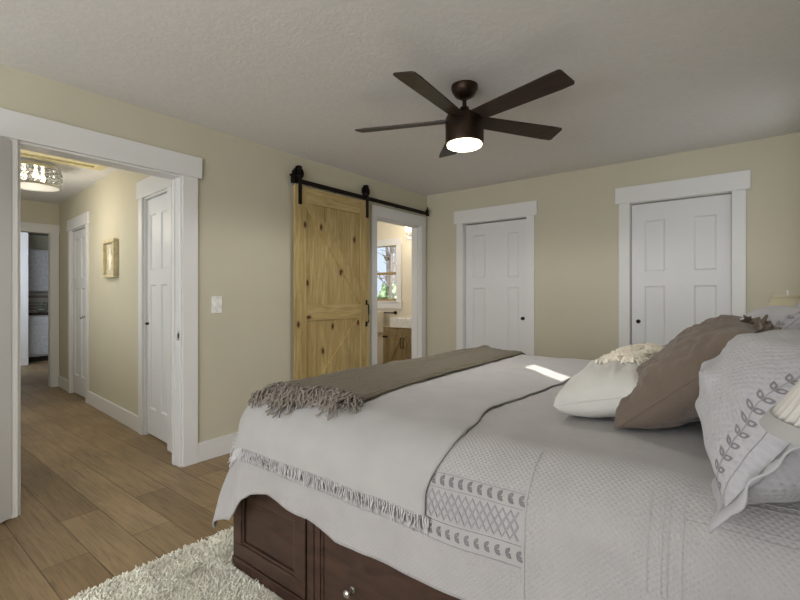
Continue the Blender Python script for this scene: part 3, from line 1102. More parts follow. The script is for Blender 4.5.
# vanity
VX0, VX1, VY0, VY1, VZ = -4.10, -3.36, 4.80, BYB - 0.002, 0.775
t = thing('vanity_cabinet', 'brown rustic wood vanity cabinet with black pulls under the bathroom sink', 'cabinet', ((VX0 + VX1) / 2, VY0, 0))
obj('body', bx(VX0, VX1, VY0, VY1, 0.0, VZ, bev=0.003), RUSTIC, t)
mx = (VX0 + VX1) / 2
for s, (a0, a1) in ((-1, (VX0 + 0.03, mx - 0.004)), (1, (mx + 0.004, VX1 - 0.03))):
    z0, z1 = 0.10, VZ - 0.045
    bm = box(B(), a0, a1, VY0 - 0.012, VY0 - 0.0005, z0, z1)
    dr = obj('door', bm, RUSTIC, t)
    bm = B()
    for q in ((a0, a1, z0, z0 + .06), (a0, a1, z1 - .06, z1), (a0, a0 + .055, z0 + .06, z1 - .06), (a1 - .055, a1, z0 + .06, z1 - .06)):
        box(bm, q[0], q[1], VY0 - 0.022, VY0 - 0.0125, q[2], q[3], 0.002)
    # diagonal
    p0, p1 = ((a0 + .055, z0 + .13), (a1 - .055, z1 - .09)) if s < 0 else ((a0 + .055, z1 - .09), (a1 - .055, z0 + .13))
    dv = (Vector(p1) - Vector(p0)).normalized()
    nv = Vector((-dv.y, dv.x)) * .025
    prism(bm, [(p0[0] + nv.x, p0[1] + nv.y), (p0[0] - nv.x, p0[1] - nv.y), (p1[0] - nv.x, p1[1] - nv.y), (p1[0] + nv.x, p1[1] + nv.y)], VY0 - 0.020, VY0 - 0.0125, 'Y')
    obj('brace_frame', bm, RUSTIC, dr)
    hx = (a1 - 0.02) if s < 0 else (a0 + 0.02)
    obj('pull', tube(B(), [(hx, VY0 - 0.023, .50), (hx, VY0 - 0.05, .515), (hx, VY0 - 0.052, .57), (hx, VY0 - 0.05, .625), (hx, VY0 - 0.023, .64)], 0.006), BLACK, dr, True)
    ex = a0 if s < 0 else a1
    for z in (0.64, 0.26):
        e0, e1 = sorted((ex - s * -0.0 - (0.02 if s < 0 else 0.07), ex + (0.07 if s < 0 else 0.02)))
        obj('strap_hinge', bx(e0, e1, VY0 - 0.026, VY0 - 0.0225, z - .012, z + .012), BLACK, dr)
t = thing('sink', 'white ceramic sink top on the brown bathroom vanity', 'sink', ((VX0 + VX1) / 2, VY0, VZ))
bm = B()
sx0, sx1, sy0, sy1 = VX0 + 0.15, VX1 - 0.02, VY0 - 0.03, VY1
zt = VZ + 0.135
# basin as a walled box with a hollow
box(bm, sx0, sx1, sy0, sy0 + 0.035, VZ + .001, zt, 0.006)
box(bm, sx0, sx1, sy1 - 0.10, sy1, VZ + .001, zt, 0.006)
box(bm, sx0, sx0 + 0.035, sy0 + .03, sy1 - .09, VZ + .001, zt, 0.006)
box(bm, sx1 - 0.035, sx1, sy0 + .03, sy1 - .09, VZ + .001, zt, 0.006)
box(bm, sx0 + .01, sx1 - .01, sy0 + .01, sy1 - .01, VZ + .001, VZ + .03)
obj('basin', bm, CERAM, t)
obj('faucet', tube(B(), [(mx + .04, sy1 - .05, zt), (mx + .04, sy1 - .05, zt + .16), (mx + .04, sy1 - .09, zt + .2), (mx + .04, sy1 - .15, zt + .17)], 0.011), BLACK, t, True)
# towel bar with towel, on the back wall below the window
tbz = 0.955
t = thing('towel_bar', 'short black towel bar on the bathroom wall below the window', 'towel bar', (-4.56, BYB, tbz))
obj('bar', cyl(B(), (-4.86, BYB - 0.075, tbz), (-4.27, BYB - 0.075, tbz), 0.009, seg=12), BLACK, t)
for x in (-4.275, -4.855):
    bm = cyl(B(), (x, BYB - 0.0005, tbz), (x, BYB - 0.012, tbz), 0.026, seg=20)
    cyl(bm, (x, BYB - 0.01, tbz), (x, BYB - 0.09, tbz), 0.012, seg=12)
    obj('mount', bm, BLACK, t)
bm = B()
TX0, TX1 = -4.76, -4.44


def towel(u, v):
    # v: 0 back hem, 1 front hem over the bar
    x = TX0 + (TX1 - TX0) * u
    s = v * 0.66
    rr = 0.016
    yc = BYB - 0.075
    if s < 0.30:
        y, z = yc + rr, tbz - (0.30 - s)
    elif s < 0.30 + PI * rr:
        a = (s - 0.30) / rr
        y, z = yc + rr * math.cos(a), tbz + rr * math.sin(a)
    else:
        y, z = yc - rr - 0.004 * (math.sin(x * 60) + 1), tbz - (s - 0.30 - PI * rr)
    return Vector((x, y, z))


grid_surface(bm, towel, frange(0, 1, 30), frange(0, 1, 90))
o = obj('towel', bm, m_cloth('cream_terry_towel', (226, 214, 190), 700, 0.8, 0.05, 'quilt'), None, True, solid=0.008)
tag(o, 'cream textured hand towel folded over the black towel bar', 'towel')
# vanity lamp
t = thing('vanity_lamp', 'lit glass wall lamp above the bathroom vanity', 'wall lamp', (-3.9, BYB, 2.10))
obj('back_plate', bx(-4.05, -3.45, BYB - 0.02, BYB - 0.0005, 2.05, 2.15, bev=0.004), CHROME, t)
for x in (-3.95, -3.75, -3.55):
    obj('arm', tube(B(), [(x, BYB - 0.02, 2.10), (x, BYB - 0.10, 2.10), (x, BYB - 0.11, 2.15)], 0.007), CHROME, t, True)
    obj('glass_shade', lathe(B(), [(0.02, 2.15), (0.04, 2.16), (0.055, 2.24), (0.06, 2.27), (0.001, 2.255)], (x, BYB - 0.11, 0), 24), VANGLOW, t, True, 50)
point('vanity_lamp_light', (-3.75, BYB - 0.35, 2.15), 6, (1.0, 0.93, 0.80), 0.08)

# outdoors beyond the bathroom window
o = obj('lawn', bx(-60, 20, 6.3, 70, -0.5, -0.4), GRASS)
o['kind'] = 'structure'
rt = random.Random(5)


def tree(x, y, h, r, lean, label):
    t = thing('bare_tree', label, 'tree', (x, y, -0.4), 0, 'bare trees outside the bathroom window')
    bm = B()
    pts = [(x + lean * k / 8 + rt.uniform(-.06, .06), y, -0.4 + h * k / 8) for k in range(9)]
    tube(bm, pts, r, 8, taper=lambda s: 1 - 0.75 * s)
    obj('trunk', bm, BARK, t, True)
    bm = B()
    for k in range(40):
        i = rt.randint(1, 7)
        p = Vector(pts[i])
        a = rt.uniform(0, 2 * PI)
        ln = rt.uniform(.3, .75)
        q = p + Vector((math.cos(a) * ln, math.sin(a) * ln * .5, ln * rt.uniform(.4, 1.1)))
        m_ = (p + q) / 2 + Vector((rt.uniform(-.15, .15), 0, rt.uniform(-.1, .2)))
        tube(bm, [p, m_, q], r * .28, 5, taper=lambda s: 1 - .7 * s)
    tag(obj('branches', bm, BARK, t, True), kind='stuff')
    return t


for k, (tx, ty, tr) in enumerate([(-7.5, 9.0, .05), (-9.25, 11.2, .07), (-11.15, 13.4, .09), (-12.6, 15.6, .10), (-14.9, 18.0, .13), (-16.3, 20.0, .13)]):
    tree(tx, ty, rt.uniform(6, 8), tr, rt.uniform(-.25, .25), 'bare grey-barked tree seen through the bathroom window')


def shrub(x, y, r, lab):
    t = thing('shrub', lab, 'shrub', (x, y, -0.4), 0, 'shrubs outside the bathroom window')
    bm = B()
    for k in range(420):
        v = Vector((rt.gauss(0, 1), rt.gauss(0, 1), rt.gauss(0, 1))).normalized() * r * rt.uniform(.55, 1)
        c = Vector((x, y, -0.4 + r * 2.0)) + Vector((v.x, v.y, v.z * 2.0))
        s = rt.uniform(.06, .13)
        a = Vector((rt.uniform(-1, 1), rt.uniform(-1, 1), rt.uniform(-1, 1))).normalized()
        b = a.orthogonal().normalized()
        bm.faces.new([bm.verts.new(c + a * s), bm.verts.new(c + b * s * .6), bm.verts.new(c - a * s), bm.verts.new(c - b * s * .6)])
    tag(obj('foliage', bm, LEAF, t), kind='stuff')
    obj('stem', cyl(B(), (x, y, -0.4), (x, y, .3), .04, seg=8), BARK, t)


for sx, sy, sr in ((-8.35, 10.1, .50), (-10.25, 12.3, .50), (-11.9, 14.5, .55), (-13.9, 16.8, .65)):
    shrub(sx, sy, sr, 'pale green leafy shrub seen through the bathroom window')

# ------------------------------------------------------------ bed
BXF, BXH = -1.80, 0.185      # foot and head of the frame
BYN, BYFr = 1.09, 3.02
FH = 0.43                   # platform height
t = thing('platform_bed', 'dark cherry wood storage bed with panelled drawers, under the white bedding', 'bed', (BXF, BYN, 0))
obj('plinth', bx(BXF + 0.012, BXH, BYN + 0.012, BYFr - 0.012, 0.0125, 0.075, bev=0.002), DARKWOOD, t)
obj('carcass', bx(BXF + 0.03, BXH, BYN + 0.03, BYFr - 0.03, 0.0755, FH - 0.02), DARKWOOD, t)
obj('deck', bx(BXF + 0.005, BXH, BYN + 0.005, BYFr - 0.005, FH - 0.0195, FH, bev=0.003), DARKWOOD, t)
# base moulding and corner posts
bm = B()
box(bm, BXF - 0.004, BXH, BYN - 0.004, BYN + 0.011, 0.0125, 0.058, 0.004)
box(bm, BXF - 0.004, BXF + 0.011, BYN + 0.0115, BYFr, 0.0125, 0.058, 0.004)
obj('base_moulding', bm, DARKWOOD, t)


def frame_panel(x0, x1, z0, z1, yf, sw, dep=0.012, front=0.0):
    """moulded frame with recessed centre, facing -Y"""
    bm = B()
    box(bm, x0, x1, yf + dep, yf + 0.0285, z0, z1)
    for q in ((x0, x1, z0, z0 + sw), (x0, x1, z1 - sw, z1), (x0, x0 + sw, z0 + sw, z1 - sw), (x1 - sw, x1, z0 + sw, z1 - sw)):
        box(bm, q[0], q[1], yf, yf + dep + 0.0005, q[2], q[3], 0.0025)
    s = 0.014
    for q in ((x0 + sw, x1 - sw, z0 + sw, z0 + sw + s), (x0 + sw, x1 - sw, z1 - sw - s, z1 - sw), (x0 + sw, x0 + sw + s, z0 + sw + s, z1 - sw - s), (x1 - sw - s, x1 - sw, z0 + sw + s, z1 - sw - s)):
        box(bm, q[0], q[1], yf + 0.004, yf + dep + 0.0005, q[2], q[3], 0.003)
    return bm


PZa, PZb = 0.062, FH - 0.022
obj('side_panel', frame_panel(BXF, -1.315, PZa, PZb, BYN, 0.062), DARKWOOD, t)
obj('corner_post', bx(-1.308, -1.272, BYN + 0.004, BYN + 0.0285, PZa, PZb, bev=0.003), DARKWOOD, t)
for x0, x1 in ((-1.262, -0.60), (-0.575, 0.09)):
    dr = obj('drawer', frame_panel(x0, x1, PZa, PZb, BYN, 0.03, 0.008), DARKWOOD, t)
    for kx in (x0 + 0.19, x1 - 0.19):
        bm = cyl(B(), (kx, BYN + 0.0075, 0.197), (kx, BYN - 0.016, 0.197), 0.007, seg=16)
        cyl(bm, (kx, BYN + 0.0075, 0.197), (kx, BYN + 0.004, 0.197), 0.012, seg=20)
        sph(bm, (kx, BYN - 0.022, 0.197), 0.015, (1, .72, 1), 20, 12)
        obj('knob', bm, CHROME, dr, True, 50)
# foot end panels
for y0, y1 in ((BYN + 0.03, 1.72), (1.74, 2.37), (2.39, BYFr - 0.001)):
    bm = B()
    box(bm, BXF + .012, BXF + .0285, y0, y1, PZa, PZb)
    for q in ((y0, y1, PZa, PZa + .06), (y0, y1, PZb - .06, PZb), (y0, y0 + .06, PZa + .06, PZb - .06), (y1 - .06, y1, PZa + .06, PZb - .06)):
        box(bm, BXF, BXF + .0125, *q, 0.0025)
    obj('foot_panel', bm, DARKWOOD, t)
# headboard
bm = B()
box(bm, BXH + 0.002, BXH + 0.055, BYN - 0.02, BYFr + 0.05, 0.0125, 1.06, 0.005)
obj('headboard', bm, DARKWOOD, t)
obj('headboard_cap', bx(BXH - 0.008, BXH + 0.066, BYN - 0.035, BYFr + 0.065, 1.061, 1.095, bev=0.006), DARKWOOD, t)

m = obj('mattress', box(B(), BXF + 0.12, BXH - 0.002, BYN + 0.06, BYFr - 0.06, FH + 0.001, 0.765, 0.05, 4), LINEN, None, True)
tag(m, 'thick white mattress on the dark wood bed, covered by the bedspread', 'mattress')

# --- draping of the cloths over the mattress
XI, YI0, YI1 = -1.585, 1.18, 2.90
RR, ZT = 0.16, 0.792
LA = RR * PI / 2


def smooth(x):
    x = max(0.0, min(1.0, x))
    return x * x * (3 - 2 * x)


def drape(a, b, off=0.0, wave=1.0):
    dx = a - XI if a < XI else 0.0
    dy = (b - YI0) if b < YI0 else ((b - YI1) if b > YI1 else 0.0)
    cx_, cy_ = max(a, XI), min(max(b, YI0), YI1)
    d_ = math.hypot(dx, dy)
    zt = ZT + 0.006 * noise.noise(Vector((a * 2.2, b * 2.2, 3.1))) + 0.0025 * noise.noise(Vector((a * 9, b * 9, 1.7)))
    zt += 0.0035 * noise.noise(Vector((a * 6 + b * 3, b * 5, 9.0)))
    if a > -0.75:
        zt += 0.012 * smooth((a + 0.75) / 0.5)
    if d_ < 1e-9:
        return Vector((cx_, cy_, zt + off))
    n_ = Vector((dx / d_, dy / d_, 0))
    if d_ < LA:
        an = d_ / RR
        return Vector((cx_, cy_, zt)) + n_ * ((RR + off) * math.sin(an)) + Vector((0, 0, -RR + (RR + off) * math.cos(an)))
    ex = d_ - LA
    corner = abs(n_.x * n_.y) * 2
    fl = 0.07 + 0.21 * corner
    out = RR + off + fl * ex
    s_ = a if abs(n_.y) > 0.7 else b
    out += wave * smooth(ex / 0.3) * (0.012 * math.sin(s_ * 19 + 0.8) + 0.010 * noise.noise(Vector((a * 5, b * 5, 7))))
    return Vector((cx_, cy_, zt - RR - ex)) + n_ * out


HEM = [(-2.2, 0.455), (-2.04, 0.455), (-1.85, 0.51), (-1.75, 0.545), (-1.66, 0.525), (-1.60, 0.485), (-1.54, 0.444), (-1.45, 0.420), (-1.36, 0.426), (-1.20, 0.436), (-1.13, 0.456), (-1.07, 0.470),
       (-0.98, 0.458), (-0.90, 0.459), (-0.79, 0.466), (-0.60, 0.455), (-0.4, 0.46), (0.3, 0.46)]


def dhem(a):
    return lerp_tab(HEM, a) + 0.017


def spread_fn(off=0.0):
    def f(a, q):
        # q<0: near drop scaled to the hem; 0..1 top; >1 far drop
        if q < 0:
            b = YI0 + q * dhem(a)
        elif q <= 1:
            b = YI0 + (YI1 - YI0) * q
        else:
            b = YI1 + (q - 1) * 0.454
        return drape(a, b, off)
    return f


def spread_uv(a, q):
    b = YI0 + q * dhem(a) if q < 0 else (YI0 + (YI1 - YI0) * q if q <= 1 else YI1 + (q - 1) * .454)
    return (a, b)


us = frange(XI - 0.455, XI, 40) + frange(XI, BXH - 0.004, 120)[1:]
vs = frange(-1, 0, 46) + frange(0, 1, 70)[1:] + frange(1, 2, 24)[1:]
bs = obj('bedspread', grid_surface(B(), spread_fn(), us, vs, spread_uv), SPREAD, None, True, solid=0.006)
tag(bs, 'white textured quilted bedspread draped over the bed down to the drawers', 'bedspread')


def ribbon(bm, pts, wd, off):
    """pts in (a,b); thin raised ribbon lying on the drape"""
    P_ = [Vector(p) for p in pts]
    prev = None
    for i, p in enumerate(P_):
        q0 = P_[max(0, i - 1)]
        q1 = P_[min(len(P_) - 1, i + 1)]
        d_ = (q1 - q0).normalized()
        n_ = Vector((-d_.y, d_.x)) * wd / 2
        cur = (bm.verts.new(drape(*(p + n_), off)), bm.verts.new(drape(*(p - n_), off)))
        if prev:
            bm.faces.new((prev[0], prev[1], cur[1], cur[0]))
        prev = cur


def leaf_pair(put, bm, c, dirx, sz, hollow=0.45):
    """V of two leaves opening towards dirx; put(x,y)->3D"""
    c = Vector(c)
    d0 = Vector(dirx).normalized()
    for s in (-1, 1):
        a = s * R(42)
        dv = Vector((d0.x * math.cos(a) - d0.y * math.sin(a), d0.x * math.sin(a) + d0.y * math.cos(a)))
        nv = Vector((-dv.y, dv.x))
        pr = [(0, 0), (.25, .22), (.55, .27), (.85, .14), (1.0, 0), (.85, -.14), (.55, -.27), (.25, -.22)]
        outer = [c + dv * (x * sz) + nv * (y * sz) for x, y in pr]
        cen = c + dv * .5 * sz
        inner = [cen + (p - cen) * hollow for p in outer]
        vo = [bm.verts.new(put(p.x, p.y)) for p in outer]
        vi = [bm.verts.new(put(p.x, p.y)) for p in inner]
        for k in range(8):
            bm.faces.new((vo[k], vo[(k + 1) % 8], vi[(k + 1) % 8], vi[k]))


# border bands of the bedspread on the near side
A0, A1 = -1.62, -0.435
bm = B()
for dd_, wd in ((0.172, .002), (0.208, .0016), (0.294, .0016), (0.344, .002)):
    ribbon(bm, [(a, YI0 - dd_) for a in frange(A0, A1, 90)], wd, 0.0016)
for off_ in (0.0, 0.5, 0.25, 0.75):
    per = 0.084
    n_ = int((A1 - A0) / (per / 4))
    pts = []
    for k in range(n_ + 1):
        ph = (k / 4.0 + off_) % 1.0
        tri = 1 - abs(2 * ph - 1)
        pts.append((A0 + k * per / 4, YI0 - (0.216 + 0.068 * tri)))
    ribbon(bm, pts, 0.0058, 0.0022 if off_ in (0, .25) else 0.0016)
obj('interlaced_band', bm, STITCH, bs, solid=0.0008)
bm = B()
x = A1 - 0.012
while x > A0:
    for dd_ in (0.190, 0.320):
        leaf_pair(lambda p, q: drape(p, q, 0.002), bm, (x, YI0 - dd_), (1, 0.15), 0.019, 0.2)
        ribbon(bm, [(x, YI0 - dd_), (x + 0.014, YI0 - dd_)], 0.002, 0.0018)
    x -= 0.0285
lo = obj('leaf_embroidery', bm, EMBR, bs, solid=0.0008)
lo['kind'] = 'stuff'
bm = B()
# seam and stitched lines of the head-end section
ribbon(bm, [(-0.428, b) for b in frange(YI0 - 0.46, YI0 - 0.04, 60)], 0.003, 0.002)
obj('seam', bm, SPREAD2, bs, solid=0.001)
bm = B()
for a_ in (-0.17, -0.145, -0.135, -0.11):
    ribbon(bm, [(a_, b) for b in frange(YI0 - 0.30, YI0 - 0.09, 50)], 0.002, 0.002)
for d_ in (0.06, 0.075, 0.125, 0.14, 0.30, 0.31):
    ribbon(bm, [(a_, YI0 - d_) for a_ in frange(-0.11, 0.12, 40)], 0.002, 0.002)
tag(obj('border_stitching', bm, SPREAD2, bs, solid=0.001), kind='stuff')

# --- white woven throw across the foot of the bed
WXR = [(0.80, -0.722), (0.95, -0.708), (1.02, -0.69), (1.15, -0.66), (1.3, -0.70), (1.45, -0.735), (1.75, -0.715), (2.1, -0.69), (2.4, -0.70), (3.3, -0.70)]
DH = LA + 0.042


def wthrow(off):
    def f(u, v):
        b = YI0 - DH + v * (YI1 + 0.30 - YI0 + DH)
        ar = lerp_tab(WXR, b) + 0.004 * math.sin(b * 31)
        al = XI - LA + 0.03
        a = al + u * (ar - al)
        o_ = off
        if u > 0.985:
            o_ = off * 0.8
        o_ += 0.003 * noise.noise(Vector((a * 6, b * 6, 11)))
        return drape(a, b, o_)
    return f


def wuv(u, v):
    return (u * 1.1, v * 2.4)


uu = frange(0, 1, 90)
vv = frange(0, 0.2, 50) + frange(0.2, 1, 110)[1:]
wt = obj('white_throw', grid_surface(B(), wthrow(0.0105), uu, vv, wuv), THROWW, None, True, solid=0.004)
tag(wt, 'white fringed cotton throw blanket spread across the foot of the bedspread', 'throw blanket')
rf = random.Random(3)
bm = B()
alw = XI - LA + 0.03
n_ = 120
for k in range(n_):
    a = alw + 0.01 + (lerp_tab(WXR, 1.0) - alw - 0.012) * k / (n_ - 1)
    b0 = YI0 - DH
    ln = rf.uniform(0.040, 0.052)
    dxx = rf.uniform(-.012, .012)
    pts = [drape(a + dxx * s * s, b0 + 0.004 - ln * s, 0.010 + 0.002 * math.sin(s * 9 + k)) for s in (0, .25, .5, .75, 1)]
    tube(bm, pts, rf.uniform(0.0022, 0.0034), 5, taper=lambda s: 1.0 - .35 * s)
# foot edge loops
for k in range(150):
    b = YI0 - DH + 0.01 + k * (YI1 + .2 - YI0 + DH) / 150
    ln = rf.uniform(0.030, 0.045)
    dyy = rf.uniform(-.012, .012)
    pts = [drape(alw + 0.004 - ln * s, b + dyy * s, 0.014 + 0.004 * math.sin(s * 8 + k)) for s in (0, .33, .66, 1)]
    tube(bm, pts, rf.uniform(0.003, 0.0045), 5, taper=lambda s: 1.0 - .35 * s)
fo = obj('fringe', bm, FRINGEW, wt, True)
fo['kind'] = 'stuff'

# --- grey knitted throw
GR = [(1.1, -1.12), (1.2, -1.13), (1.5, -1.18), (1.93, -1.205), (2.5, -1.22), (3.0, -1.245), (3.3, -1.25)]


def gend(u):
    return 1.165 + 0.05 * smooth(u) + 0.015 * math.sin(u * 12)


def gthrow(u, v):
    b0 = gend(u)
    b = b0 + v * (YI1 + LA * 0.75 - b0)
    ar = lerp_tab(GR, b)
    al = XI - 0.075 - 0.012 * math.sin(b * 5)
    a = al + u * (ar - al)
    edge = min(1.0, u / 0.04, (1 - u) / 0.04)
    off = 0.017 + 0.013 * smooth(edge)
    off += 0.012 * (noise.noise(Vector((a * 8, b * 2.2, 5))) + 0.3) + 0.007 * noise.noise(Vector((a * 28, b * 17, 2)))
    off += 0.012 * math.exp(-((u - 0.30 - 0.05 * math.sin(b * 3)) / 0.06) ** 2)
    return drape(a, b, max(off, 0.022))


gt = obj('grey_throw', grid_surface(B(), gthrow, frange(0, 1, 70), frange(0, 1, 200), lambda u, v: (u * .6, v * 1.8)), KNIT, None, True, solid=0.006)
tag(gt, 'grey-brown knitted throw with tassel fringe laid over the foot end of the white throw', 'throw blanket')
bm = B()
for k in range(260):
    u = (k + rf.uniform(-.5, .5)) / 259
    u = max(0, min(1, u))
    b0 = gend(u) + rf.uniform(0.0, 0.035)
    al = XI + 0.0
    a0 = al + u * (lerp_tab(GR, b0) - al)
    ln = rf.uniform(.085, .15)
    dr_ = -PI / 2 + rf.uniform(-.75, .75)
    ph = rf.uniform(0, 6)
    lift = rf.uniform(0.0, 0.022)
    pts = []
    for s in frange(0, 1, 9):
        curl = 0.011 * math.sin(s * 13 + ph)
        aa = a0 + math.cos(dr_) * ln * s + curl
        bb_ = b0 + math.sin(dr_) * ln * s
        pts.append(drape(aa, bb_, 0.026 + lift * math.sin(s * PI) + 0.006 * math.sin(s * 15 + ph), 0))
    tube(bm, pts, rf.uniform(0.0032, 0.0048), 6, taper=lambda s: 1.0 - .3 * s + .25 * math.sin(s * 26))
# far end tassels
for k in range(70):
    u = (k + rf.uniform(-.5, .5)) / 69
    b0 = YI1 + LA * .72
    a0 = XI - .07 + u * (GR[-1][1] - XI + .06)
    ln = rf.uniform(.07, .12)
    ph = rf.uniform(0, 6)
    pts = [drape(a0 + 0.01 * math.sin(s * 7 + ph), b0 - 0.03 + ln * s, 0.026 + 0.02 * math.sin(s * PI), 0) for s in frange(0, 1, 7)]
    tube(bm, pts, rf.uniform(0.0045, 0.0065), 6)
fo = obj('tassel_fringe', bm, FRINGEG, gt, True)
fo['kind'] = 'stuff'


# ------------------------------------------------------------ pillows
def surf_z(x, y):
    return drape(min(max(x, -1.6), 0.1), min(max(y, YI0), YI1), 0).z if y >= YI0 else drape(x, y, 0).z


class Pillow:
    """cushion; local x -> across (world +Y before yaw), local y -> up the lean, local z -> front face normal"""

    def __init__(self, w, h, T, base, lean, yaw=0.0, pinch=0.07, seed=1, wr=0.006, p=0.45, sag=0.0, lead=0.0):
        self.w, self.h, self.T, self.pinch, self.seed, self.wr, self.p, self.sag = w, h, T, pinch, seed, wr, p, sag
        ex = Vector((0, -1, 0))
        ey = Vector((math.cos(lean), 0, math.sin(lean)))
        ez = ex.cross(ey)
        if ez.x > 0:
            ez = -ez
        m = Matrix((ex, ey, ez)).transposed().to_4x4()
        self.m = Matrix.Translation(base) @ Matrix.Rotation(yaw, 4, 'Z') @ m @ Matrix.Translation((0, h / 2, 0))

    def pt(self, u, v, side=1, off=0.0, flat=False):
        x = self.w / 2 * u * (1 - self.pinch * (1 - v * v))
        y = self.h / 2 * v * (1 - self.pinch * (1 - u * u))
        if self.sag:
            y -= self.sag * (1 - u * u) * (v + 1) / 2 * self.h
        g = max(0.0, (1 - min(1, abs(u)) ** 2.2)) * max(0.0, (1 - min(1, abs(v)) ** 2.2))
        z = 0.5 * self.T * g ** self.p
        n1 = noise.noise(Vector((u * 3, v * 3, self.seed + side * 3)))
        n2 = noise.noise(Vector((u * 9, v * 9, self.seed + side)))
        z *= 1 + 0.16 * n1
        z += self.wr * n2 * min(1, g * 3)
        z = max(z, 0.0) + off
        p = self.m @ Vector((x, y, side * z))
        zs = surf_z(p.x, p.y) + 0.004
        if p.z < zs + 0.02:
            # soft settling on the bed
            p.z = zs + 0.02 * math.exp((p.z - zs - 0.02) / 0.02)
        return p

    def mesh(self, n=72):
        bm = B()
        uvl = bm.loops.layers.uv.new('UVMap')

        def ease(k):
            t_ = -1 + 2 * k / n
            return math.sin(t_ * PI / 2)
        xs = [ease(k) for k in range(n + 1)]
        grids = []
        rim = {}
        for side in (1, -1):
            g = []
            for i, u in enumerate(xs):
                row = []
                for j, v in enumerate(xs):
                    edge = i in (0, n) or j in (0, n)
                    if edge and (i, j) in rim:
                        row.append(rim[(i, j)])
                    else:
                        vt = bm.verts.new(self.pt(u, v, side))
                        row.append(vt)
                        if edge:
                            rim[(i, j)] = vt
                g.append(row)
            for i in range(n):
                for j in range(n):
                    q = (g[i][j], g[i + 1][j], g[i + 1][j + 1], g[i][j + 1])
                    if side < 0:
                        q = q[::-1]
                    if len(set(q)) == 4:
                        f = bm.faces.new(q)
                        for lp in f.loops:
                            c = self.m.inverted() @ lp.vert.co
                            lp[uvl].uv = (c.x, c.y)
        return bm

    def rim(self, n=40, out=1.0):
        pts = []
        for k in range(n):
            pts.append(self.pt(-1 + 2 * k / n, -1))
        for k in range(n):
            pts.append(self.pt(1, -1 + 2 * k / n))
        for k in range(n):
            pts.append(self.pt(1 - 2 * k / n, 1))
        for k in range(n):
            pts.append(self.pt(-1, 1 - 2 * k / n))
        return pts


def flange(P, bw, name, mat, parent, wav=0.006, sides=(0, 1, 2, 3)):
    bm = B()
    n = 30
    ring = []
    for k in range(4 * n):
        s, tt = divmod(k, n)
        q = -1 + 2 * tt / n
        u, v = ((q, -1), (1, q), (-q, 1), (-1, -q))[s]
        ring.append((u, v, k))
    inner, outer, mid = [], [], []
    minv = P.m.inverted()
    for u, v, k in ring:
        p = P.pt(u, v)
        L_ = minv @ p
        du = u if abs(u) > .999 else 0
        dv = v if abs(v) > .999 else 0
        if du and dv:
            d_ = Vector((du, dv, 0))
        else:
            d_ = Vector((du, dv, 0))
        inner.append(bm.verts.new(p))
        o_ = L_ + d_ * bw + Vector((0, 0, wav * math.sin(k * .9) + wav * math.sin(k * .37)))
        mm = L_ + d_ * bw * .5 + Vector((0, 0, wav * .5 * math.sin(k * 1.3)))
        for lst, q in ((mid, mm), (outer, o_)):
            w_ = P.m @ q
            zs = surf_z(w_.x, w_.y) + .004
            if w_.z < zs:
                w_.z = zs
            lst.append(bm.verts.new(w_))
    N = len(ring)
    for a, b in ((inner, mid), (mid, outer)):
        for k in range(N):
            bm.faces.new((a[k], a[(k + 1) % N], b[(k + 1) % N], b[k]))
    return obj(name, bm, mat, parent, True, solid=0.004)


def ruffle(bm, c, dirv, r, seed):
    """gathered fabric tuft at a cushion corner"""
    rr_ = random.Random(seed)
    c = Vector(c)
    d_ = Vector(dirv).normalized()
    s_ = d_.orthogonal().normalized()
    w_ = d_.cross(s_)
    n = 40
    rings = []
    for q, (rad, h_) in enumerate(((0.35, -0.35), (0.22, 0.0), (0.45, 0.45), (0.85, 0.75), (1.0, 0.9))):
        row = []
        for k in range(n):
            a = 2 * PI * k / n
            am = [0.04, .08, .16, .24, .28][q]
            rad2 = rad * (1 + am * math.sin(a * 5 + seed) + am * .5 * math.sin(a * 9))
            hh_ = h_ + am * .9 * math.cos(a * 7 + seed)
            row.append(bm.verts.new(c + (s_ * math.cos(a) + w_ * math.sin(a) * .8) * rad2 * r + d_ * hh_ * r))
        rings.append(row)
    for a, b in zip(rings, rings[1:]):
        for k in range(n):
            bm.faces.new((a[k], a[(k + 1) % n], b[(k + 1) % n], b[k]))


# lumbar pillow, white back, shaggy front
ZB = 0.80
LP = Pillow(0.84, 0.27, 0.21, (-0.505, 1.86, ZB + 0.045), R(15), 0.0, 0.03, 4, 0.004, 0.32)
lp = obj('lumbar_pillow', LP.mesh(), LINEN, None, True)
tag(lp, 'long white lumbar pillow with cream shaggy front lying before the brown pillows', 'pillow')
obj('seam_piping', tube(B(), LP.rim(), 0.0035, 6, cyc=True), LINEN, lp, True)
bm = B()
rs = random.Random(9)
for k in range(3400):
    u = rs.uniform(-.95, .60)
    v = rs.uniform(-.1, .99)
    # the yarn loops are on the front, from the mid line to the top seam
    p = LP.pt(u, v, 1)
    q = LP.pt(u, v, 1, 0.022)
    nrm = (q - p).normalized()
    tdir = Vector((rs.uniform(-1, 1), rs.uniform(-1, 1), rs.uniform(-.4, .6)))
    tdir = (tdir - nrm * tdir.dot(nrm)).normalized()
    ln = rs.uniform(.010, .020)
    pts = [p, p + nrm * ln * .5 + tdir * ln * .15, p + nrm * ln * .6 + tdir * ln * .7, p + nrm * ln * .15 + tdir * ln]
    tube(bm, pts, rs.uniform(.0022, .0034), 4)
o = obj('shag', bm, SHAG, lp, True)
o['kind'] = 'stuff'

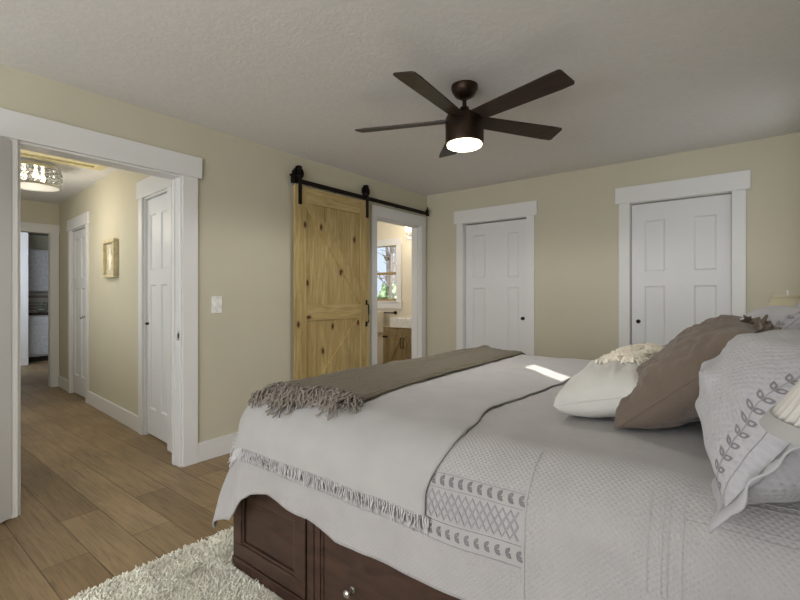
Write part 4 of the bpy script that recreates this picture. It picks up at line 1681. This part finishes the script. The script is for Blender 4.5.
# two brown pillows
for nm, base, seed, lab, ya in (('brown_pillow', (-0.315, 1.63, ZB + 0.012), 11, 'brown linen square pillow with gathered corners, nearer of the two brown ones', 0.0),
                                ('brown_pillow', (-0.335, 2.20, ZB + 0.012), 17, 'brown linen square pillow, farther of the two, mostly behind the nearer brown one', R(-4))):
    P = Pillow(0.46, 0.435, 0.21, base, R(41), ya, 0.035, seed, 0.012, 0.42)
    o = obj(nm, P.mesh(), BROWNL, None, True)
    tag(o, lab, 'pillow', 'brown linen pillows')
    obj('seam_piping', tube(B(), P.rim(), 0.0035, 6, cyc=True), BROWNL, o, True)
    for u, v in ((-1, 1), (1, 1)):
        c = P.pt(u, v)
        dv = (c - P.pt(0, 0, 1, -P.T / 2)).normalized() if v > 0 else None
        bm = B()
        if v > 0:
            ruffle(bm, c, dv, 0.027, seed + u)
        else:
            tube(bm, [P.pt(u * .97, v * .97), c], 0.008, 8, taper=lambda s: 1 - .6 * s)
        obj('corner_tuft', bm, BROWNL, o, True, solid=0.003 if v > 0 else 0)

# large white shams
SHAMS = [((-0.040, 1.310, ZB + 0.02), 0.66, 0.335, 0.31, R(56), R(0), 23, 'large white quilted sham with grey leaf embroidery, nearest the camera'),
         ((-0.075, 2.17, ZB + 0.03), 0.70, 0.39, 0.27, R(56), R(0), 29, 'white embroidered sham leaning behind the brown pillows, farther along the bed')]
for i, (base, w_, h_, T_, le, ya, seed, lab) in enumerate(SHAMS):
    P = Pillow(w_, h_, T_, base, le, ya, 0.03, seed, 0.004, 0.60)
    o = obj('sham_pillow', P.mesh(72), SHAMF, None, True)
    tag(o, lab, 'pillow', 'white shams against the headboard')
    flange(P, 0.04, 'flange', SHAMF, o)
    bm = B()
    n_ = 13
    for k in range(n_):
        yy = (-0.5 + (k + 0.3) / n_) * h_ * 0.98
        xx = w_ / 2 - 0.032
        leaf_pair(lambda p, q: P.pt(p / (w_ / 2), max(-.99, min(.99, q / (h_ / 2))), 1, 0.0015), bm, (xx, yy), (0, 1), 0.018)
    tag(obj('leaf_embroidery', bm, EMBR, o, solid=0.0006), kind='stuff')
    for xo in (0.032, 0.010):
        pts = [P.pt((w_ / 2 - xo) / (w_ / 2), v, 1, 0.0010) for v in frange(-.97, .97, 40)]
        obj('stitch_line', tube(B(), pts, 0.0009, 4), STITCH, o)


# ------------------------------------------------------------ nightstands and lamps
def nightstand(name, label, x0, x1, y0, y1, top):
    t = thing(name, label, 'nightstand', ((x0 + x1) / 2, (y0 + y1) / 2, 0))
    obj('body', bx(x0, x1, y0, y1, 0.08, top - 0.025, bev=0.003), DARKWOOD, t)
    obj('top', bx(x0 - 0.012, x1, y0 - 0.012, y1 + 0.012, top - 0.0245, top, bev=0.004), DARKWOOD, t)
    for a, b in ((x0, y0), (x1 - .04, y0), (x0, y1 - .04), (x1 - .04, y1 - .04)):
        obj('leg', bx(a, a + .04, b, b + .04, 0, 0.0795), DARKWOOD, t)
    for z0, z1 in ((0.11, (top) / 2 + 0.02), (top / 2 + 0.03, top - 0.045)):
        dr = obj('drawer', bx(x0 - 0.014, x0 - 0.0005, y0 + .02, y1 - .02, z0, z1, bev=0.003), DARKWOOD, t)
        c = Vector((x0 - 0.014, (y0 + y1) / 2, (z0 + z1) / 2))
        bm = cyl(B(), c, c - Vector((0.018, 0, 0)), 0.006, seg=12)
        sph(bm, c - Vector((0.022, 0, 0)), 0.014, (0.7, 1, 1))
        obj('knob', bm, CHROME, dr, True, 50)


def bed_lamp(label, x, y, zbase, zr, shade_mat, rb=0.133, rt_=0.045, sh=0.145):
    t = thing('bedside_lamp', label, 'table lamp', (x, y, zbase))
    obj('base', lathe(B(), [(0.065, 0.001), (0.065, 0.012), (0.05, 0.02), (0.03, 0.03), (0.028, 0.05), (0.045, 0.10), (0.05, 0.15), (0.035, 0.22), (0.016, 0.27), (0.012, 0.29)], (x, y, zbase), 32), CHROME, t, True, 40)
    obj('stem', lathe(B(), [(0.008, 0.285), (0.008, zr - zbase + sh * .8)], (x, y, zbase), 12), CHROME, t, True)
    # pleated shade
    bm = B()
    n = 432
    prof = frange(0, 1, 6)
    rows = []
    for s in prof:
        row = []
        for k in range(n):
            a = 2 * PI * k / n
            r = rb + (rt_ - rb) * s
            r += 0.0042 * math.cos(2 * PI * k * 48 / n) * (1 - .5 * s) if shade_mat is SHADE else 0
            row.append(bm.verts.new((x + r * math.cos(a), y + r * math.sin(a), zr + sh * s)))
        rows.append(row)
    for a, b in zip(rows, rows[1:]):
        for k in range(n):
            bm.faces.new((a[k], a[(k + 1) % n], b[(k + 1) % n], b[k]))
    obj('lamp_shade', bm, shade_mat, t, True, solid=0.0012)
    sl = (rt_ - rb) / sh
    for z0, hh_ in ((-0.001, 0.016), (sh - 0.010, 0.011)):
        r0 = rb + sl * z0 + 0.0068
        r1 = rb + sl * (z0 + hh_) + 0.0068
        obj('shade_trim', lathe(B(), [(r0, zr + z0), (r1, zr + z0 + hh_), (r1 - .003, zr + z0 + hh_), (r0 - .003, zr + z0)], (x, y, 0), 64, closed=True), SHADE_TRIM if shade_mat is SHADE else shade_mat, t, True, 40)
    obj('finial', lathe(B(), [(0.005, 0.0), (0.005, 0.010), (0.0035, 0.014), (0.006, 0.022), (0.005, 0.032), (0.001, 0.036)], (x, y, zr + sh - 0.006), 16), CHROME if shade_mat is SHADE else SWITCHM, t, True)
    bm = B()
    for k in range(3):
        a = k * 2 * PI / 3
        cyl(bm, (x, y, zr + sh - .006), (x + rt_ * math.cos(a), y + rt_ * math.sin(a), zr + sh - .006), 0.0015, seg=6)
    obj('shade_spider', bm, CHROME, t)


NT_TOP = 0.60
nightstand('nightstand', 'dark wood nightstand on the camera side of the bed, below the pleated lamp', -0.06, 0.285, 0.42, 0.93, NT_TOP)
nightstand('nightstand', 'dark wood nightstand on the far side of the bed, below the beige lamp', -0.12, 0.285, 3.20, 3.72, NT_TOP)
bed_lamp('bedside lamp with silver pleated shade and grey trim at the right edge, nearest the camera', 0.146, 0.726, NT_TOP, 1.037, SHADE)
bed_lamp('bedside lamp with plain beige shade and white finial beyond the far shams', 0.155, 3.42, NT_TOP, 1.055, SHADEC, rt_=0.068, sh=0.150)

# ------------------------------------------------------------ rug
RX0, RX1, RY0_, RY1_ = -2.08, -0.30, 0.49, 3.55


def rr_outline(x0, x1, y0, y1, r, n=10):
    pts = []
    for cx_, cy_, a0 in ((x1 - r, y0 + r, -PI / 2), (x1 - r, y1 - r, 0), (x0 + r, y1 - r, PI / 2), (x0 + r, y0 + r, PI)):
        for k in range(n + 1):
            a = a0 + PI / 2 * k / n
            pts.append((cx_ + r * math.cos(a), cy_ + r * math.sin(a)))
    return pts


t = thing('shag_rug', 'cream shaggy rug on the wood floor under the bed', 'rug', ((RX0 + RX1) / 2, (RY0_ + RY1_) / 2, 0))
bm = B()
prism(bm, rr_outline(RX0, RX1, RY0_, RY1_, 0.12), 0.0005, 0.012, 'Z')
obj('backing', bm, RUGM, t)
rg = random.Random(21)
vs_, fs_ = [], []


def tuft(x, y):
    h_ = rg.uniform(.014, .030)
    a = rg.uniform(0, 2 * PI)
    lx, ly = math.cos(a), math.sin(a)
    ln = rg.uniform(.008, .026)
    wd = rg.uniform(.0022, .004)
    px_, py_ = -ly * wd, lx * wd
    i0 = len(vs_)
    for s, ww in ((0, 1), (.5, 1), (1, .45)):
        cx_ = x + lx * ln * s * s
        cy_ = y + ly * ln * s * s
        cz_ = .010 + h_ * (s - .25 * s * s)
        vs_.append((cx_ + px_ * ww, cy_ + py_ * ww, cz_))
        vs_.append((cx_ - px_ * ww, cy_ - py_ * ww, cz_))
    fs_.append((i0, i0 + 1, i0 + 3, i0 + 2))
    fs_.append((i0 + 2, i0 + 3, i0 + 5, i0 + 4))


def inrug(x, y, r=.12):
    cx_ = min(max(x, RX0 + r), RX1 - r)
    cy_ = min(max(y, RY0_ + r), RY1_ - r)
    return math.hypot(x - cx_, y - cy_) < r


for k in range(42000):
    x = rg.uniform(RX0 - .0, -1.1)
    y = rg.uniform(RY0_, BYN - 0.03)
    if inrug(x, y):
        tuft(x, y)
for k in range(16000):
    x = rg.uniform(RX0, BXF - 0.03)
    y = rg.uniform(BYN - .03, RY1_)
    if inrug(x, y):
        tuft(x, y)
for k in range(12000):
    x = rg.uniform(-1.1, RX1)
    y = rg.uniform(RY0_, BYN - 0.03)
    if inrug(x, y):
        tuft(x, y)
me = bpy.data.meshes.new('pile')
off = Vector(t.location)
me.from_pydata([(a - t.matrix_basis.translation.x, b - t.matrix_basis.translation.y, c) for a, b, c in vs_], [], fs_)
me.materials.append(RUGM)
me.update()
o = bpy.data.objects.new('pile', me)
COL.objects.link(o)
o.parent = t
o['kind'] = 'stuff'
